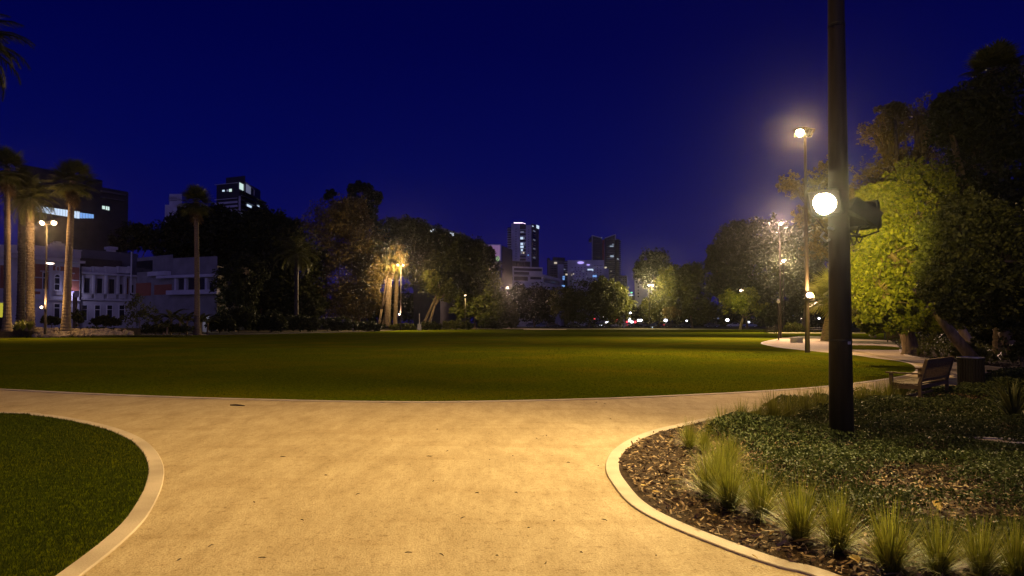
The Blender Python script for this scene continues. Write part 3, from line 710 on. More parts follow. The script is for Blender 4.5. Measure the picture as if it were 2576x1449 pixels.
# ------------------------------------------------------------------ trees
def tree(name, label, base, lobes, Y, m, leaf=0.35, ncl=70, per=26, tr=0.3, cat='tree', group=None, zb=0.0, spread=0.13, lean=None, limbs=True, fill=0.42, seed=0, barkm=None, twigs=0, skirt=0, rag=1.0):
    """lobes: (x, y, rx, ry[, dY]) of each mass of the crown, in picture units at depth Y; the crown is as deep as it is wide"""
    rnd = random.Random(seed+len(label)); P0 = Vector((*gx(base, Y).xy, zb)); t = thing(name, label, cat, P0, 0, group)
    k = PX(Y); cs = []; allc = []
    for lb in lobes:
        x, y, rx, ry = lb[:4]; dY = lb[4] if len(lb) > 4 else 0
        c = at(x, y, Y+dY); cs.append(c); rad = np.array([rx*k, min(rx, ry*1.3)*k*0.85, ry*k])
        n = max(6, int(ncl)); d = unit(n)
        r = 1-fill*RNG.random(n)**1.6
        q = d*rad*r[:, None]+np.array(c)
        nz = vnoise(q, 1.3/(rad.mean()+0.3), seed*1.7); nz2 = vnoise(q, 4.0/(rad.mean()+0.3), seed+5.0); q = np.array(c)+(q-np.array(c))*(1+rag*(0.42*nz+0.22*nz2))[:, None]
        q = q[q[:, 2] > 0.25+zb]; allc.append(q)
        s = rad.mean()*spread*1.5
        for j in range(len(q)):
            pass
    V = []
    for q, lb in zip(allc, lobes):
        rad = (lb[2]+lb[3])*0.5*k; m_ = len(q)
        cnt = per
        cc = np.repeat(q, cnt, 0); sg = rad*spread*RNG.uniform(0.6, 1.3, m_)
        cc = cc+unit(len(cc))*(RNG.random(len(cc))**0.5)[:, None]*np.repeat(sg, cnt)[:, None]*1.8
        cc = cc[cc[:, 2] > zb+0.05]
        V.append(leaves(cc, leaf, 0.6, 0.1))
    if limbs:
        mb = MB(); off = P0
        top = sum(cs, Vector())/len(cs); fork = P0.lerp(Vector((top.x, top.y, min(c.z for c in cs))), 0.62); fork.z = max(fork.z, zb+0.8)
        if lean is not None: fork = P0+Vector(lean)
        mid = P0.lerp(fork, 0.5)+Vector((rnd.uniform(-.2, .2), rnd.uniform(-.2, .2), 0))*tr*2
        mb.tube([P0-Vector((0, 0, .3))-off, P0+Vector((0, 0, tr*0.8))-off, mid-off, fork-off], [tr*1.6, tr*1.05, tr*0.85, tr*0.7], 10)
        for c, q in zip(cs, allc):
            j = fork.lerp(c, 0.5)+Vector((rnd.uniform(-1, 1), rnd.uniform(-1, 1), rnd.uniform(-.3, .8)))*(c-fork).length*0.10
            mb.tube([fork-off, j-off, c-off], [tr*0.55, tr*0.36, tr*0.2], 7)
            for e in q[:max(8, twigs)]:
                e = Vector(e); h = c.lerp(e, 0.5)+Vector((rnd.uniform(-1, 1), rnd.uniform(-1, 1), rnd.uniform(-1, 1)))*(e-c).length*0.18
                b0 = c.lerp(fork, rnd.random()*0.4)
                mb.tube([b0-off, h-off, e-off], [tr*0.17, tr*0.10, tr*0.04], 5, False)
        obj('trunk', mb, barkm or M['bark'], t, True)
    V = np.concatenate(V)-np.array(P0)[None, None, :]
    npmesh('crown', V, 4, m, t)
    return t
def bush(label, px, py, rx, ry, Y, m, leaf=0.25, zb=0.0, n=46, seed=0, group=None, cat='shrub', name='shrub', per=24):
    lobes = [(px, py, rx*0.75, ry)] if rx < ry*1.6 else [(px-rx*0.5, py, rx*0.5, ry*0.9), (px, py-ry*0.1, rx*0.5, ry), (px+rx*0.52, py+ry*0.12, rx*0.48, ry*0.85)]
    return tree(name, label, px, lobes, Y, m, leaf, n, per, 0.06, cat, group, zb, 0.16, limbs=True, fill=0.6, seed=seed)

# --- right side: the big canopy lit by the foreground post
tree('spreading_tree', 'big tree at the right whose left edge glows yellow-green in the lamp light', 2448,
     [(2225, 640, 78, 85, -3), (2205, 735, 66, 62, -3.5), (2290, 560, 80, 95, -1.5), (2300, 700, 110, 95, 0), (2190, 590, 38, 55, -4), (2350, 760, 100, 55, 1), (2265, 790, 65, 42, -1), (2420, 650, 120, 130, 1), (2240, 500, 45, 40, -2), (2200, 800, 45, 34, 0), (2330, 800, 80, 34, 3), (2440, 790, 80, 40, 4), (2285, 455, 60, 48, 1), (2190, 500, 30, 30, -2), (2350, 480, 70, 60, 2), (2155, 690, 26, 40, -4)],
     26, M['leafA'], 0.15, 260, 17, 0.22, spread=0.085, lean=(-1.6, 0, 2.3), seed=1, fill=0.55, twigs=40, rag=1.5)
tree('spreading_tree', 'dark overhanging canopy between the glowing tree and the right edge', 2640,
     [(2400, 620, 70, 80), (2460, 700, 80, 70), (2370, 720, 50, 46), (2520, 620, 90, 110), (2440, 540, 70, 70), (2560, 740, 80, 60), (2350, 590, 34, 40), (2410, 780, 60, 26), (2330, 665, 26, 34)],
     16.5, M['leafC'], 0.11, 230, 22, 0.11, spread=0.11, seed=17, fill=0.6, twigs=30, rag=1.4, lean=(.3, 0, 3.0), barkm=M['pole'])  # foreground mass added for the unlit right side of the glowing tree
tree('spreading_tree', 'twiggy sparse-leaved tree rising behind the glowing one, reaching left of the pole', 2290,
     [(2200, 470, 85, 80), (2290, 400, 90, 85, 2), (2230, 330, 75, 45, 3), (2330, 310, 80, 60, 4), (2390, 440, 95, 110, 3), (2150, 540, 40, 60, -2), (2250, 280, 40, 28, 3)],
     34, M['leafD'], 0.15, 130, 17, 0.36, spread=0.12, lean=(-.6, 0, 3.4), seed=2, fill=0.7, twigs=90)
tree('spreading_tree', 'very dark massive tree filling the right edge of the picture', 2560,
     [(2500, 420, 110, 150), (2440, 300, 90, 75), (2540, 300, 110, 110), (2520, 560, 120, 150), (2480, 690, 120, 100), (2590, 700, 100, 120), (2380, 270, 30, 30), (2560, 790, 90, 40)],
     30, M['leafC'], 0.20, 230, 30, 0.4, spread=0.15, seed=3, fill=0.5)
tree('branching_tree', 'open tree with curled grey branches behind the foreground pole', 2114,
     [(2045, 470, 42, 40), (1990, 465, 34, 34), (2080, 430, 36, 34), (2015, 545, 22, 28), (2060, 610, 44, 48), (2085, 560, 40, 50), (2120, 640, 40, 50), (2110, 500, 40, 50)],
     42, M['leafD'], 0.17, 62, 14, 0.12, spread=0.12, lean=(-.3, 0, 6.6), barkm=M['pole'], seed=4, fill=0.8, twigs=50, zb=0)
t = tree('leaning_tree', 'tree with a smooth tan trunk leaning left beside the slim white post', 2443,
     [(2385, 745, 60, 45), (2440, 730, 70, 50, 2), (2500, 750, 70, 50, 2)], 40, M['leafB'], 0.2, 90, 26, 0.26, spread=0.15, lean=(-1.05, 0, 2.4), seed=5, fill=0.6, barkm=mat('smooth tan bark', (0.26, 0.18, 0.09), (0.38, 0.28, 0.15), 3, 0.8, 0.4, 10, stretch=(3, 3, .6)))
tree('leaning_tree', 'thick ridged trunk standing left of the grey cabinet', 2366, [(2350, 735, 60, 50), (2400, 720, 60, 50, 2)], 46, M['leafC'], 0.24, 80, 24, 0.36, spread=0.15, lean=(-.3, 0, 3.0), seed=6, fill=0.6)
tree('leaning_tree', 'dark trunk leaning left behind the shadowed far bench', 2282, [(2240, 745, 55, 40), (2290, 740, 50, 42, 2)], 52, M['leafB'], 0.24, 80, 24, 0.34, spread=0.15, lean=(-1.3, 0, 2.8), seed=7, fill=0.6)
tree('leaning_tree', 'thin dark tree between the fan palm and the white box', 2196, [(2170, 760, 40, 30), (2215, 755, 40, 34, 2)], 72, M['leafC'], 0.28, 70, 22, 0.25, spread=0.15, lean=(-.9, 0, 2.6), seed=8, fill=0.6)
for i, a in enumerate([
 ('greyish leafy shrub behind the white box', 2225, 795, 34, 36, 66, M['leafC'], .25), ('flowering shrub with a few pale blooms right of the far bench', 2322, 815, 40, 50, 46, M['leafC'], .2),
 ('dark shrub under the leaning trunk by the cabinet', 2360, 850, 30, 22, 44, M['leafC'], .2), ('dark round shrub in the shade behind the far bench', 2285, 822, 26, 32, 60, M['leafC'], .25),
 ('dark undergrowth mound right of the leaning tan trunk', 2490, 850, 55, 45, 33, M['leafC'], .2), ('dark undergrowth mound at the far right behind the bed', 2570, 870, 50, 60, 24, M['leafC'], .16),
 ('low dark shrub behind the litter bin', 2440, 885, 40, 16, 27, M['leafB'], .14), ('black shrub filling the background between trunks at the right', 2430, 800, 60, 50, 75, M['leafC'], .35),
 ('black shrub in the background right of the tan trunk', 2520, 790, 60, 55, 70, M['leafC'], .35)]):
    bush(*a[:6], a[6], a[7], seed=i+30, group='shrubs under the trees at the right')
fs = MB(); rr_ = random.Random(5)
for k in range(34):
    q = at(2322+rr_.gauss(0, 14), 805+rr_.gauss(0, 18), 44.3); fs.ball(q, rr_.uniform(.03, .06), 6, 4)
ob = [o for o in C.objects if o.get('label', '').startswith('flowering shrub')][0]
obj('blossom', fs, M['conc'], ob, off=ob.location)
# strappy plants in the far bed
def strap_plant(label, px, py, Y, L0, n, m, zb=0.0, wd=0.035, name='strap_plant', cat='plant', group=None, erect=0.5, seed=1):
    P = Vector((*gx(px, Y).xy, zb)); rng = random.Random(seed); mb = MB()
    for i in range(n):
        az = rng.random()*2*PI; lean = rng.uniform(.25, 1.5-erect); x = y = 0; z = 0; ang = lean*0.3; vs = []; Ln = L0*rng.uniform(.6, 1.1)
        for k in range(5):
            tt = k/4; ww = wd*(0.55+math.sin(PI*min(tt*1.1, 1)))*(1 if k < 4 else 0.08)
            vs += [(x+math.sin(az)*ww, y-math.cos(az)*ww, z), (x-math.sin(az)*ww, y+math.cos(az)*ww, z)]
            ang += lean*0.3; st = Ln/4; x += math.sin(ang)*st*math.cos(az); y += math.sin(ang)*st*math.sin(az); z += math.cos(ang)*st
        mb.add(vs, [(2*k, 2*k+1, 2*k+3, 2*k+2) for k in range(4)])
    o = obj(name, mb, m); o.location = P; tag(o, label, cat, group); return o
strap_plant('broad strap-leaved plant in front of the cabinet', 2348, 860, 42, 1.1, 34, M['palm'], .1, .05, seed=3)
strap_plant('small strap-leaved plant at the rounded end of the far bed', 2292, 880, 35, .5, 26, M['palm'], .03, .025, seed=4)
for i in range(9):
    strap_plant('low strappy clump among the planting of the far bed', 2310+i*24, 890+(i*7) % 9, 31+((i*5) % 4)-i*.5, .5, 22, M['palm'], .05, .022, seed=9+i, group='strappy clumps in the far bed')
strap_plant('dark spiky cycad-like plant at the right edge above the slab', 2545, 1050, 10.2, .75, 60, M['palm'], .08, .012, seed=40)

# --- palms
def frond_pinnate(mb, org, az, el, Ln, rng, m_=26, droop=1.0, lw=0.05, ll=0.55, s=1.0):
    p = Vector(org); d = el; pts = []; st = Ln/12
    for k in range(13):
        pts.append(p.copy()); p += Vector((math.cos(az)*math.cos(d), math.sin(az)*math.cos(d), math.sin(d)))*st; d -= droop*(0.05+0.018*k)
    mb.tube(pts[::2], [0.05*s, .04*s, .03*s, .025*s, .02*s, .012*s, .008*s], 4, False)
    for j in range(m_):
        t = 0.12+0.88*j/m_; i = min(int(t*12), 11); q = pts[i].lerp(pts[i+1], t*12-i); tg = (pts[i+1]-pts[i]).normalized()
        sd = Vector((-math.sin(az), math.cos(az), 0)); up = sd.cross(tg)
        l = ll*math.sin(PI*(0.12+0.8*t))*rng.uniform(.85, 1.1)
        for g in (-1, 1):
            dr = (sd*g*0.8+tg*0.65+up*rng.uniform(-.15, .3)+Vector((0, 0, -.18))).normalized(); e = q+dr*l
            mb.add([q-tg*lw, q+tg*lw, e+tg*lw*.2+Vector((0, 0, -l*.1)), e-tg*lw*.2+Vector((0, 0, -l*.12))], [(0, 1, 2, 3)])
def frond_fan(mb, org, az, el, Lp, Rf, rng, nb=22, wd=0.05, droopy=0.35):
    d = Vector((math.cos(az)*math.cos(el), math.sin(az)*math.cos(el), math.sin(el))); c = Vector(org)+d*Lp
    mb.tube([org, Vector(org)+d*Lp*.5+Vector((0, 0, -.02)), c], [.03, .025, .02], 4, False)
    sd = Vector((-math.sin(az), math.cos(az), 0)); up = sd.cross(d)
    for j in range(nb):
        a = (j/(nb-1)-.5)*R(250); dr = d*math.cos(a)+sd*math.sin(a); l = Rf*rng.uniform(.85, 1.05)*(1-.18*abs(a)/2.2); pn = (sd*math.cos(a)-d*math.sin(a))
        w0 = wd*.25; m1 = c+dr*l*.55+up*abs(math.sin(a))*.1*l; e = c+dr*l+up*.02+Vector((0, 0, -droopy*l*.45))
        mb.add([c-pn*w0, c+pn*w0, m1+pn*wd, m1-pn*wd], [(0, 1, 2, 3)]); mb.add([m1-pn*wd, m1+pn*wd, e+pn*wd*.12, e-pn*wd*.12], [(0, 1, 2, 3)])
def palm(label, base, Y, topy, zb, kind='fan', n=46, Rf=1.0, Lp=1.1, r0=.45, r1=.28, m=None, skirt=0, dx=0, seed=0, boots=False, group=None, elmin=-50, name='palm_tree', flare=1.5, trunkm=None):
    P0 = Vector((*gx(base, Y).xy, zb)); rng = random.Random(seed); H = at(base, topy, Y).z-zb
    t = thing(name, label, 'palm tree', P0, 0, group); top = Vector((dx*PX(Y), 0, H))
    tb = MB(); pts = []; rad = []
    K = int(H/0.16) if Y < 100 else int(H/.3)
    for k in range(K+1):
        s = k/K; pts.append(Vector((top.x*s**1.3, 0, -.2+(H+.2)*s))); rad.append((r0+(r1-r0)*s**.7)*(1+(flare-1)*math.exp(-s*14))*(1+(0.05 if k % 2 else -0.02)))
    tb.tube(pts, rad, 14)
    if boots:
        for k in range(int(H*16)):
            z = k/16; a = k*2.4; s = z/H; r = (r0+(r1-r0)*s**.7)*(1+(flare-1)*math.exp(-s*14)); o_ = Vector((top.x*s**1.3+math.cos(a)*r, math.sin(a)*r, z))
            tb.box(o_, (.10, .20, .11), M=Matrix.Rotation(a, 3, 'Z') @ Matrix.Rotation(-.5, 3, 'Y'))
    obj('trunk', tb, trunkm or M['pbark'], t)
    fb = MB()
    for i in range(n):
        az = i*2.39996+rng.uniform(-.2, .2); s = (i+.5)/n; el = R(85-(85-elmin)*s**.85)+rng.uniform(-.1, .1)
        if kind == 'fan': frond_fan(fb, top, az, el, Lp*rng.uniform(.8, 1.1), Rf, rng)
        else: frond_pinnate(fb, top, az, el, Rf*rng.uniform(.85, 1.1), rng, 30, .9, .035*Rf/3, .2*Rf)
    obj('crown', fb, m or M['palm'], t)
    if skirt:
        db = MB()
        for i in range(skirt):
            az = i*2.4; o_ = top*(1-.03*(i % 6)/1.0) if H > 0 else top
            o_ = Vector((top.x, 0, H-.25*(i % 7)))
            frond_fan(db, o_, az, R(-62)-.04*(i % 5), Lp*.55, Rf*.8, rng, 14)
        obj('dry_fronds', db, M['deadfan'], t)
    return t
LP = 'palms by the stone edging at the left'
palm('slender palm at the left edge with a lit right side', 18, 68.5, 425, .9, n=50, Rf=1.25, Lp=1.4, r0=.34, r1=.24, dx=-8, seed=1, group=LP, flare=1.45, elmin=-60, skirt=18)
palm('stout date palm with scaly trunk right of the slender one', 76, 71, 500, .9, 'pin', n=60, Rf=3.2, r0=.37, r1=.33, dx=-6, seed=2, boots=True, group=LP, elmin=-40, flare=1.25)
palm('dark palm standing just behind the stout date palm', 52, 76, 470, .8, n=44, Rf=1.2, Lp=1.3, r0=.38, r1=.34, seed=3, group=LP, skirt=26, boots=True, trunkm=M['pole'])
palm('tall palm with a smooth swollen base right of the glaring lamps', 166, 70.5, 455, .9, n=52, Rf=1.25, Lp=1.5, r0=.40, r1=.27, dx=11, seed=4, group=LP, flare=1.35, skirt=14, trunkm=mat('smooth palm bark', (0.14, 0.10, 0.055), (0.25, 0.18, 0.10), 3, .85, .4, 12, stretch=(1, 1, 3)))
palm('tall lone palm before the pale modern building', 496, 86, 508, .2, n=54, Rf=1.3, Lp=1.3, r0=.34, r1=.26, dx=-6, seed=5, skirt=10)
palm('palm with a bright lit trunk in the middle of the dark trees', 974, 141, 640, 1.0, 'pin', n=46, Rf=5.2, r0=.60, r1=.62, dx=7, seed=6, boots=True, flare=1.1, elmin=-35)
palm('dimmer palm trunk just right of the bright one', 994, 145, 665, 1.0, 'pin', n=30, Rf=4.6, r0=.44, r1=.42, dx=6, seed=7, flare=1.1, elmin=-35)
palm('old date palm with drooping fronds in the dark trees left of the big rust-lit tree', 745, 122, 640, .5, 'pin', n=36, Rf=5.0, r0=.4, r1=.36, seed=8, elmin=-35, trunkm=M['pole'])
palm('low fan palm lit yellow beside the gravel, half hidden by the foreground pole', 2074, 60, 745, 0, n=44, Rf=1.75, Lp=1.5, r0=.34, r1=.36, dx=28, seed=9, m=M['fan'], skirt=10, elmin=-35, flare=1.2)
palm('palm silhouette above the dark trees at the upper right', 2515, 32, 175, 0, n=34, Rf=.9, Lp=.75, r0=.25, r1=.2, seed=10, m=M['palm'], elmin=-30)
# overhanging palm at the upper left: only frond ends reach the frame
palm('palm whose dark frond ends hang into the upper left corner', -105, 15, 105, 0, 'pin', n=80, Rf=1.4, r0=.3, r1=.25, seed=12, elmin=-85, m=M['leafC'])

# --- trees across the lawn
g1 = 'dark trees behind the left buildings'; g2 = 'trees on the far side of the lawn'
far_trees = [
 ('small black tree behind the brick and stone building, right of the dark tower', 345, [(330, 600, 48, 34), (365, 590, 30, 24)], 165, 'leafC', .6, g1),
 ('black bushy tree left of the lone tall palm', 440, [(440, 600, 42, 60), (470, 565, 40, 40)], 150, 'leafC', .6, g1),
 ('wide black tree right of the lone tall palm', 570, [(545, 570, 60, 46), (590, 590, 70, 62), (520, 640, 70, 50)], 150, 'leafC', .6, g1),
 ('black tree under the stepped tower with lit windows', 665, [(655, 590, 50, 66), (700, 590, 45, 55), (640, 680, 60, 70), (725, 620, 40, 60)], 145, 'leafC', .6, g1),
 ('dark tree filling the middle left behind the drooping date palm', 740, [(740, 680, 70, 90), (690, 740, 60, 60), (760, 770, 60, 50)], 138, 'leafC', .55, g1),
 ('large tree with rust-lit leaves and pale forked branches', 845, [(850, 560, 72, 62), (905, 620, 58, 70), (800, 620, 60, 80), (860, 690, 80, 70), (930, 660, 42, 60), (830, 760, 70, 46), (900, 755, 52, 44), (880, 545, 50, 40)], 143, 'leafD', .36, None),
 ('tall dark pine with ring-like top clumps behind the rust-lit tree', 905, [(886, 478, 14, 17), (908, 470, 16, 14), (926, 482, 12, 16), (948, 497, 14, 14), (912, 515, 34, 24), (832, 486, 12, 9), (822, 495, 8, 7), (930, 545, 22, 30)], 170, 'leafC', .5, None),
 ('dark tree behind the bright palm', 960, [(985, 600, 50, 48), (1040, 590, 42, 42), (1010, 640, 60, 50)], 165, 'leafC', .6, g2),
 ('tree with gold leaves hanging above the pair of small lamps', 952, [(990, 640, 34, 26), (960, 670, 42, 32), (1005, 655, 26, 20), (935, 700, 30, 36), (940, 745, 20, 24)], 140, 'leafD', .36, None),
 ('broad dark tree right of the bright palm with spreading limbs', 1060, [(1080, 620, 52, 50), (1130, 640, 60, 56), (1170, 690, 50, 60), (1090, 690, 60, 50), (1050, 650, 40, 45), (1150, 665, 50, 56), (1185, 640, 30, 40), (1110, 655, 50, 45)], 150, 'leafC', .5, g2),
 ('low limb of olive leaves left of the shorter floodlight pole', 1075, [(1105, 715, 34, 26), (1125, 735, 24, 22), (1085, 695, 22, 18)], 142, 'leafB', .36, None),
 ('tree behind the shorter floodlight pole with a few glowing leaves', 1195, [(1180, 740, 26, 28), (1210, 720, 44, 56), (1165, 770, 30, 34), (1225, 775, 44, 44)], 166, 'leafB', .5, g2),
 ('tall wispy dark tree left of the pink billboard', 1215, [(1200, 640, 22, 34), (1215, 680, 34, 46), (1232, 640, 10, 16), (1190, 700, 34, 40)], 205, 'leafC', .6, g2),
 ('rounded dark green bush-like tree below the first central lamp', 1265, [(1262, 785, 38, 36), (1240, 770, 40, 46), (1280, 795, 26, 30)], 175, 'leafB', .5, g2),
 ('black tree between the central lamp and the round tree', 1345, [(1330, 765, 52, 50), (1375, 770, 40, 46), (1300, 755, 30, 40)], 215, 'leafC', .6, g2),
 ('broad rounded tree before the white building', 1480, [(1430, 765, 42, 46), (1490, 745, 60, 42), (1545, 760, 42, 44), (1485, 785, 75, 30), (1520, 730, 40, 26)], 185, 'leafB', .5, None),
 ('dome-topped tree above the violet-lit building', 1645, [(1645, 655, 40, 30), (1650, 690, 50, 34), (1615, 680, 20, 24), (1670, 690, 30, 26)], 235, 'leafC', .6, None),
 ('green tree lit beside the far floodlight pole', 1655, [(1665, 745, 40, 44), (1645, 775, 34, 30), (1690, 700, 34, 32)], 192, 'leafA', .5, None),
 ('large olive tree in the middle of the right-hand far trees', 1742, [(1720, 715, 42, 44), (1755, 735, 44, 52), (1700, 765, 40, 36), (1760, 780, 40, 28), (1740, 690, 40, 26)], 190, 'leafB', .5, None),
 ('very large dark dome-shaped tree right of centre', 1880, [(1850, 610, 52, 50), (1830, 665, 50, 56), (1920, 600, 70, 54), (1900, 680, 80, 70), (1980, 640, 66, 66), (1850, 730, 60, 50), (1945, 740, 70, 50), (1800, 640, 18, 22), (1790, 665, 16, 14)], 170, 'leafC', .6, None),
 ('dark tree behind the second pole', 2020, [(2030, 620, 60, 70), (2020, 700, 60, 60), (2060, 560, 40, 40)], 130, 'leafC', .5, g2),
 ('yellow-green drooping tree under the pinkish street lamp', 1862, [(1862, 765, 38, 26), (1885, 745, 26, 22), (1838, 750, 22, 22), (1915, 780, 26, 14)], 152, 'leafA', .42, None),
 ('small dark tree between the slim pole and the second pole', 1945, [(1945, 790, 30, 22), (1985, 775, 34, 26)], 150, 'leafC', .45, g2)]
for i, (lab, bx_, lobes, Y, mm, lf, grp) in enumerate(far_trees):
    big_ = sum(l[2]*l[3] for l in lobes)/len(lobes)
    nc = int(44+big_/22); tree('park_tree' if 'pine' not in lab else 'pine_tree', lab, bx_, lobes, Y, M[mm], lf*1.25, nc, 30, .30, group=grp, spread=0.15 if 'wispy' not in lab else .3, seed=50+i, fill=.5)
tree('park_tree', 'black tree hiding the right end of the pale modern building', 590, [(575, 720, 40, 50), (620, 700, 50, 60), (600, 765, 50, 40)], 116, M['leafC'], .45, 90, 28, .3, group=g1, seed=120)
bush('orange-lit round shrub between two far trees', 1688, 788, 30, 20, 180, M['leafD'], .4, seed=70)
bush('long trimmed hedge lit yellow beside the second pole', 2000, 824, 26, 12, 108, M['leafB'], .25, seed=71, cat='hedge', name='hedge')
for i, a in enumerate([(1150, 818, 40, 12, 150, 'leafB'), (1235, 815, 34, 16, 160, 'leafC'), (1085, 822, 30, 12, 142, 'leafC'), (1015, 824, 34, 10, 139, 'leafB'), (930, 822, 40, 12, 120, 'leafC'), (850, 815, 50, 16, 118, 'leafC'), (760, 812, 46, 20, 112, 'leafC'), (680, 810, 50, 22, 106, 'leafC'), (600, 800, 46, 28, 100, 'leafC'), (555, 815, 40, 20, 96, 'leafC')]):
    lab = ['low shrubs around the foot of the shorter floodlight pole', 'dark low shrubs under the rounded tree left of centre', 'dark low shrubs right of the small white box', 'low green shrubs at the foot of the bright palm', 'dark low shrubs beside the white bollard', 'dark low shrubs around the small sign plate', 'dark shrubs before the violet pillar', 'dark shrubs before the low dark building', 'dark tall shrubs below the violet-white lamp', 'dark shrubs right of the lone tall palm'][i]
    bush(lab, *a[:5], M[a[5]], .36, seed=80+i, group='low shrubs along the far verge')
bush('tall rounded shrub at the right end of the brick and stone building', 352, 780, 48, 38, 96, M['leafB'], .3, seed=95)
bush('dark shrub behind the stone edging right of the swollen palm', 196, 800, 20, 18, 80, M['leafC'], .25, .5, seed=96)
bush('dark low shrubs in front of the bottom windows', 265, 808, 40, 12, 84, M['leafC'], .25, .4, seed=97)
bush('dark low shrubs behind the left lamp pole', 130, 806, 24, 10, 80, M['leafC'], .25, .4, seed=98)
bush('dark shrub mass in front of the stone edging at the left edge', 30, 832, 60, 10, 77, M['leafC'], .2, .2, seed=99)
bush('low planting before the right part of the stone edging', 260, 832, 46, 9, 79, M['leafC'], .2, .1, seed=100)
bush('dark planting at the foot of the banana plants', 420, 826, 70, 12, 84, M['leafC'], .25, .1, seed=101)
def banana(label, px, Y, H, n, seed, m):
    P = Vector((*gx(px, Y).xy, 0)); rng = random.Random(seed); t = thing('banana_plant', label, 'plant', P, 0, 'broad-leaved plants left of the lone palm')
    obj('stem', MB().tube([(0, 0, 0), (.05, 0, H*.5)], [.14, .09], 8), M['bark'], t)
    mb = MB()
    for i in range(n):
        az = rng.random()*6.28; el = rng.uniform(.5, 1.3); Ln = H*rng.uniform(.5, .75); p = Vector((0.05, 0, H*.45)); pts = [p.copy()]; d = el
        for k in range(6): p = p+Vector((math.cos(az)*math.cos(d), math.sin(az)*math.cos(d), math.sin(d)))*Ln/6; d -= .28; pts.append(p.copy())
        sd = Vector((-math.sin(az), math.cos(az), 0)); vs = []
        for k, q in enumerate(pts):
            ww = .28*math.sin(PI*(.08+.88*k/6))*H/4; vs += [q-sd*ww+Vector((0, 0, -.3*ww)), q, q+sd*ww+Vector((0, 0, -.3*ww))]
        mb.add(vs, [f for k in range(6) for f in ((3*k, 3*k+1, 3*k+4, 3*k+3), (3*k+1, 3*k+2, 3*k+5, 3*k+4))])
    obj('leaf_blade', mb, m, t)
for i, (px, Y, H) in enumerate([(392, 88, 3.4), (412, 84, 3.0), (430, 87, 4.4), (452, 84, 3.6), (470, 88, 4.0), (505, 87, 3.6), (420, 82, 2.2), (522, 92, 3.4)]):
    banana(['leftmost broad-leaved banana plant', 'second banana plant from the left', 'tallest banana plant of the clump', 'banana plant just right of the tallest', 'banana plant just left of the lone palm trunk', 'banana plant just right of the lone palm trunk', 'short pale-stemmed banana plant at the front', 'rightmost banana plant beside the bright white box'][i], px, Y, H, 11, i, M['palm'])
for i, (px, lab) in enumerate([(58, 'large agave between the two left palm trunks'), (74, 'agave against the foot of the stout date palm'), (42, 'small agave beside the slender left palm')]):
    strap_plant(lab, px, 815, 66-i, 1.3-.2*i, 26, M['fan'] if i == 0 else M['palm'], .8, .09, 'agave', 'agave', 'agaves between the left palms', .7, 60+i)

# --- raised stone edging at the left, rock by rock
flat('flower_bed_ground', [(-75, 66.5), (gx(60, 72).x, 72.5), (gx(240, 74).x, 75), (gx(330, 77).x, 79), (gx(330, 90).x, 92), (-75, 92)], 0.86, M['earth'])
wallo = MB(); wallo.prism([(-75, 66.3), (gx(60, 72).x, 72.2), (gx(240, 74).x, 74.8), (gx(335, 77).x, 78.6), (gx(335, 90).x, 92), (-75, 92.3)], 0.0, 0.80); tag(obj('ground_step', wallo, M['earth']), kind='structure')
rk = []
def rock_mesh(seed):
    mb = MB(); mb.ball((0, 0, 0), 1.0, 9, 6); mb.v = [tuple(Vector(v)*(1+.35*noise.noise(Vector(v)*1.3+Vector((seed*5, 0, 0))))) for v in mb.v]; return mb
rr = random.Random(3); ROCKG = 'rounded limestone rocks stacked as the left edging'
for i in range(108):
    px = 92+(i % 36)*6.8+rr.uniform(-3, 3); lay = i//36; f = (px-92)/245
    Yc = float(np.interp(px, [60, 240, 335], [72.2, 74.8, 78.6]))-.35-(2-lay)*.25; z = .2+lay*.34*(1-.35*f)
    if i < 4: o = obj('edging_rock', rock_mesh(i), M['rock'], smooth=False); rk.append(o)
    else: o = rk[i % 4].copy(); C.objects.link(o)
    s = rr.uniform(.20, .42)*(1 if lay < 2 else .85); o.location = (gx(px, Yc).x, Yc+rr.uniform(-.1, .1), z); o.scale = (s*rr.uniform(1, 1.7), s*.9, s*rr.uniform(.6, .85)); o.rotation_euler = (rr.uniform(-.3, .3), rr.uniform(-.3, .3), rr.uniform(0, 3))
    tag(o, 'rounded limestone rock in the low stacked edging under the left palms', 'rock', ROCKG)
cl = []
RNG2 = np.random.default_rng(5); n = 7000
X = RNG2.uniform(gx(0, 74).x-4, gx(520, 80).x, n); Yq = 74.8+(X-gx(0, 74).x)*0.14+RNG2.uniform(-3.4, -.6, n)
V = leaves(np.stack([X, Yq, .05+RNG2.random(n)*.14], 1), .16, .5); tag(npmesh('ground_cover', V, 4, M['leafB']), kind='stuff', label='low green ground cover below the stone edging')

for lab, a in (('black background tree behind the two small lamps of the tall pole', (1035, 770, 80, 46, 215)), ('black background tree behind the bollard and sign plate', (930, 775, 70, 44, 200)), ('long black hedge line behind the parked pale car', (1800, 802, 110, 20, 262)), ('black hedge line behind the slim pole', (1960, 795, 70, 26, 262)), ('black background trees behind the fan palm', (2090, 775, 80, 50, 200)), ('black tree between the banded building and the shorter pole', (1240, 770, 60, 50, 240)), ('black background trees under the dome-topped tree', (1650, 795, 80, 26, 262)), ('black background trees behind the tan trunk at far right', (2520, 760, 110, 70, 110))):
    x, y, rx, ry, Y = a
    tree('background_tree', lab, x, [(x-rx*.55, y, rx*.5, ry), (x, y-4, rx*.5, ry), (x+rx*.55, y+3, rx*.5, ry)], Y, M['leafC'], .9 if Y > 150 else .4, 90, 26, .2, group='black trees closing the background', seed=int(x), spread=.16, fill=.7)

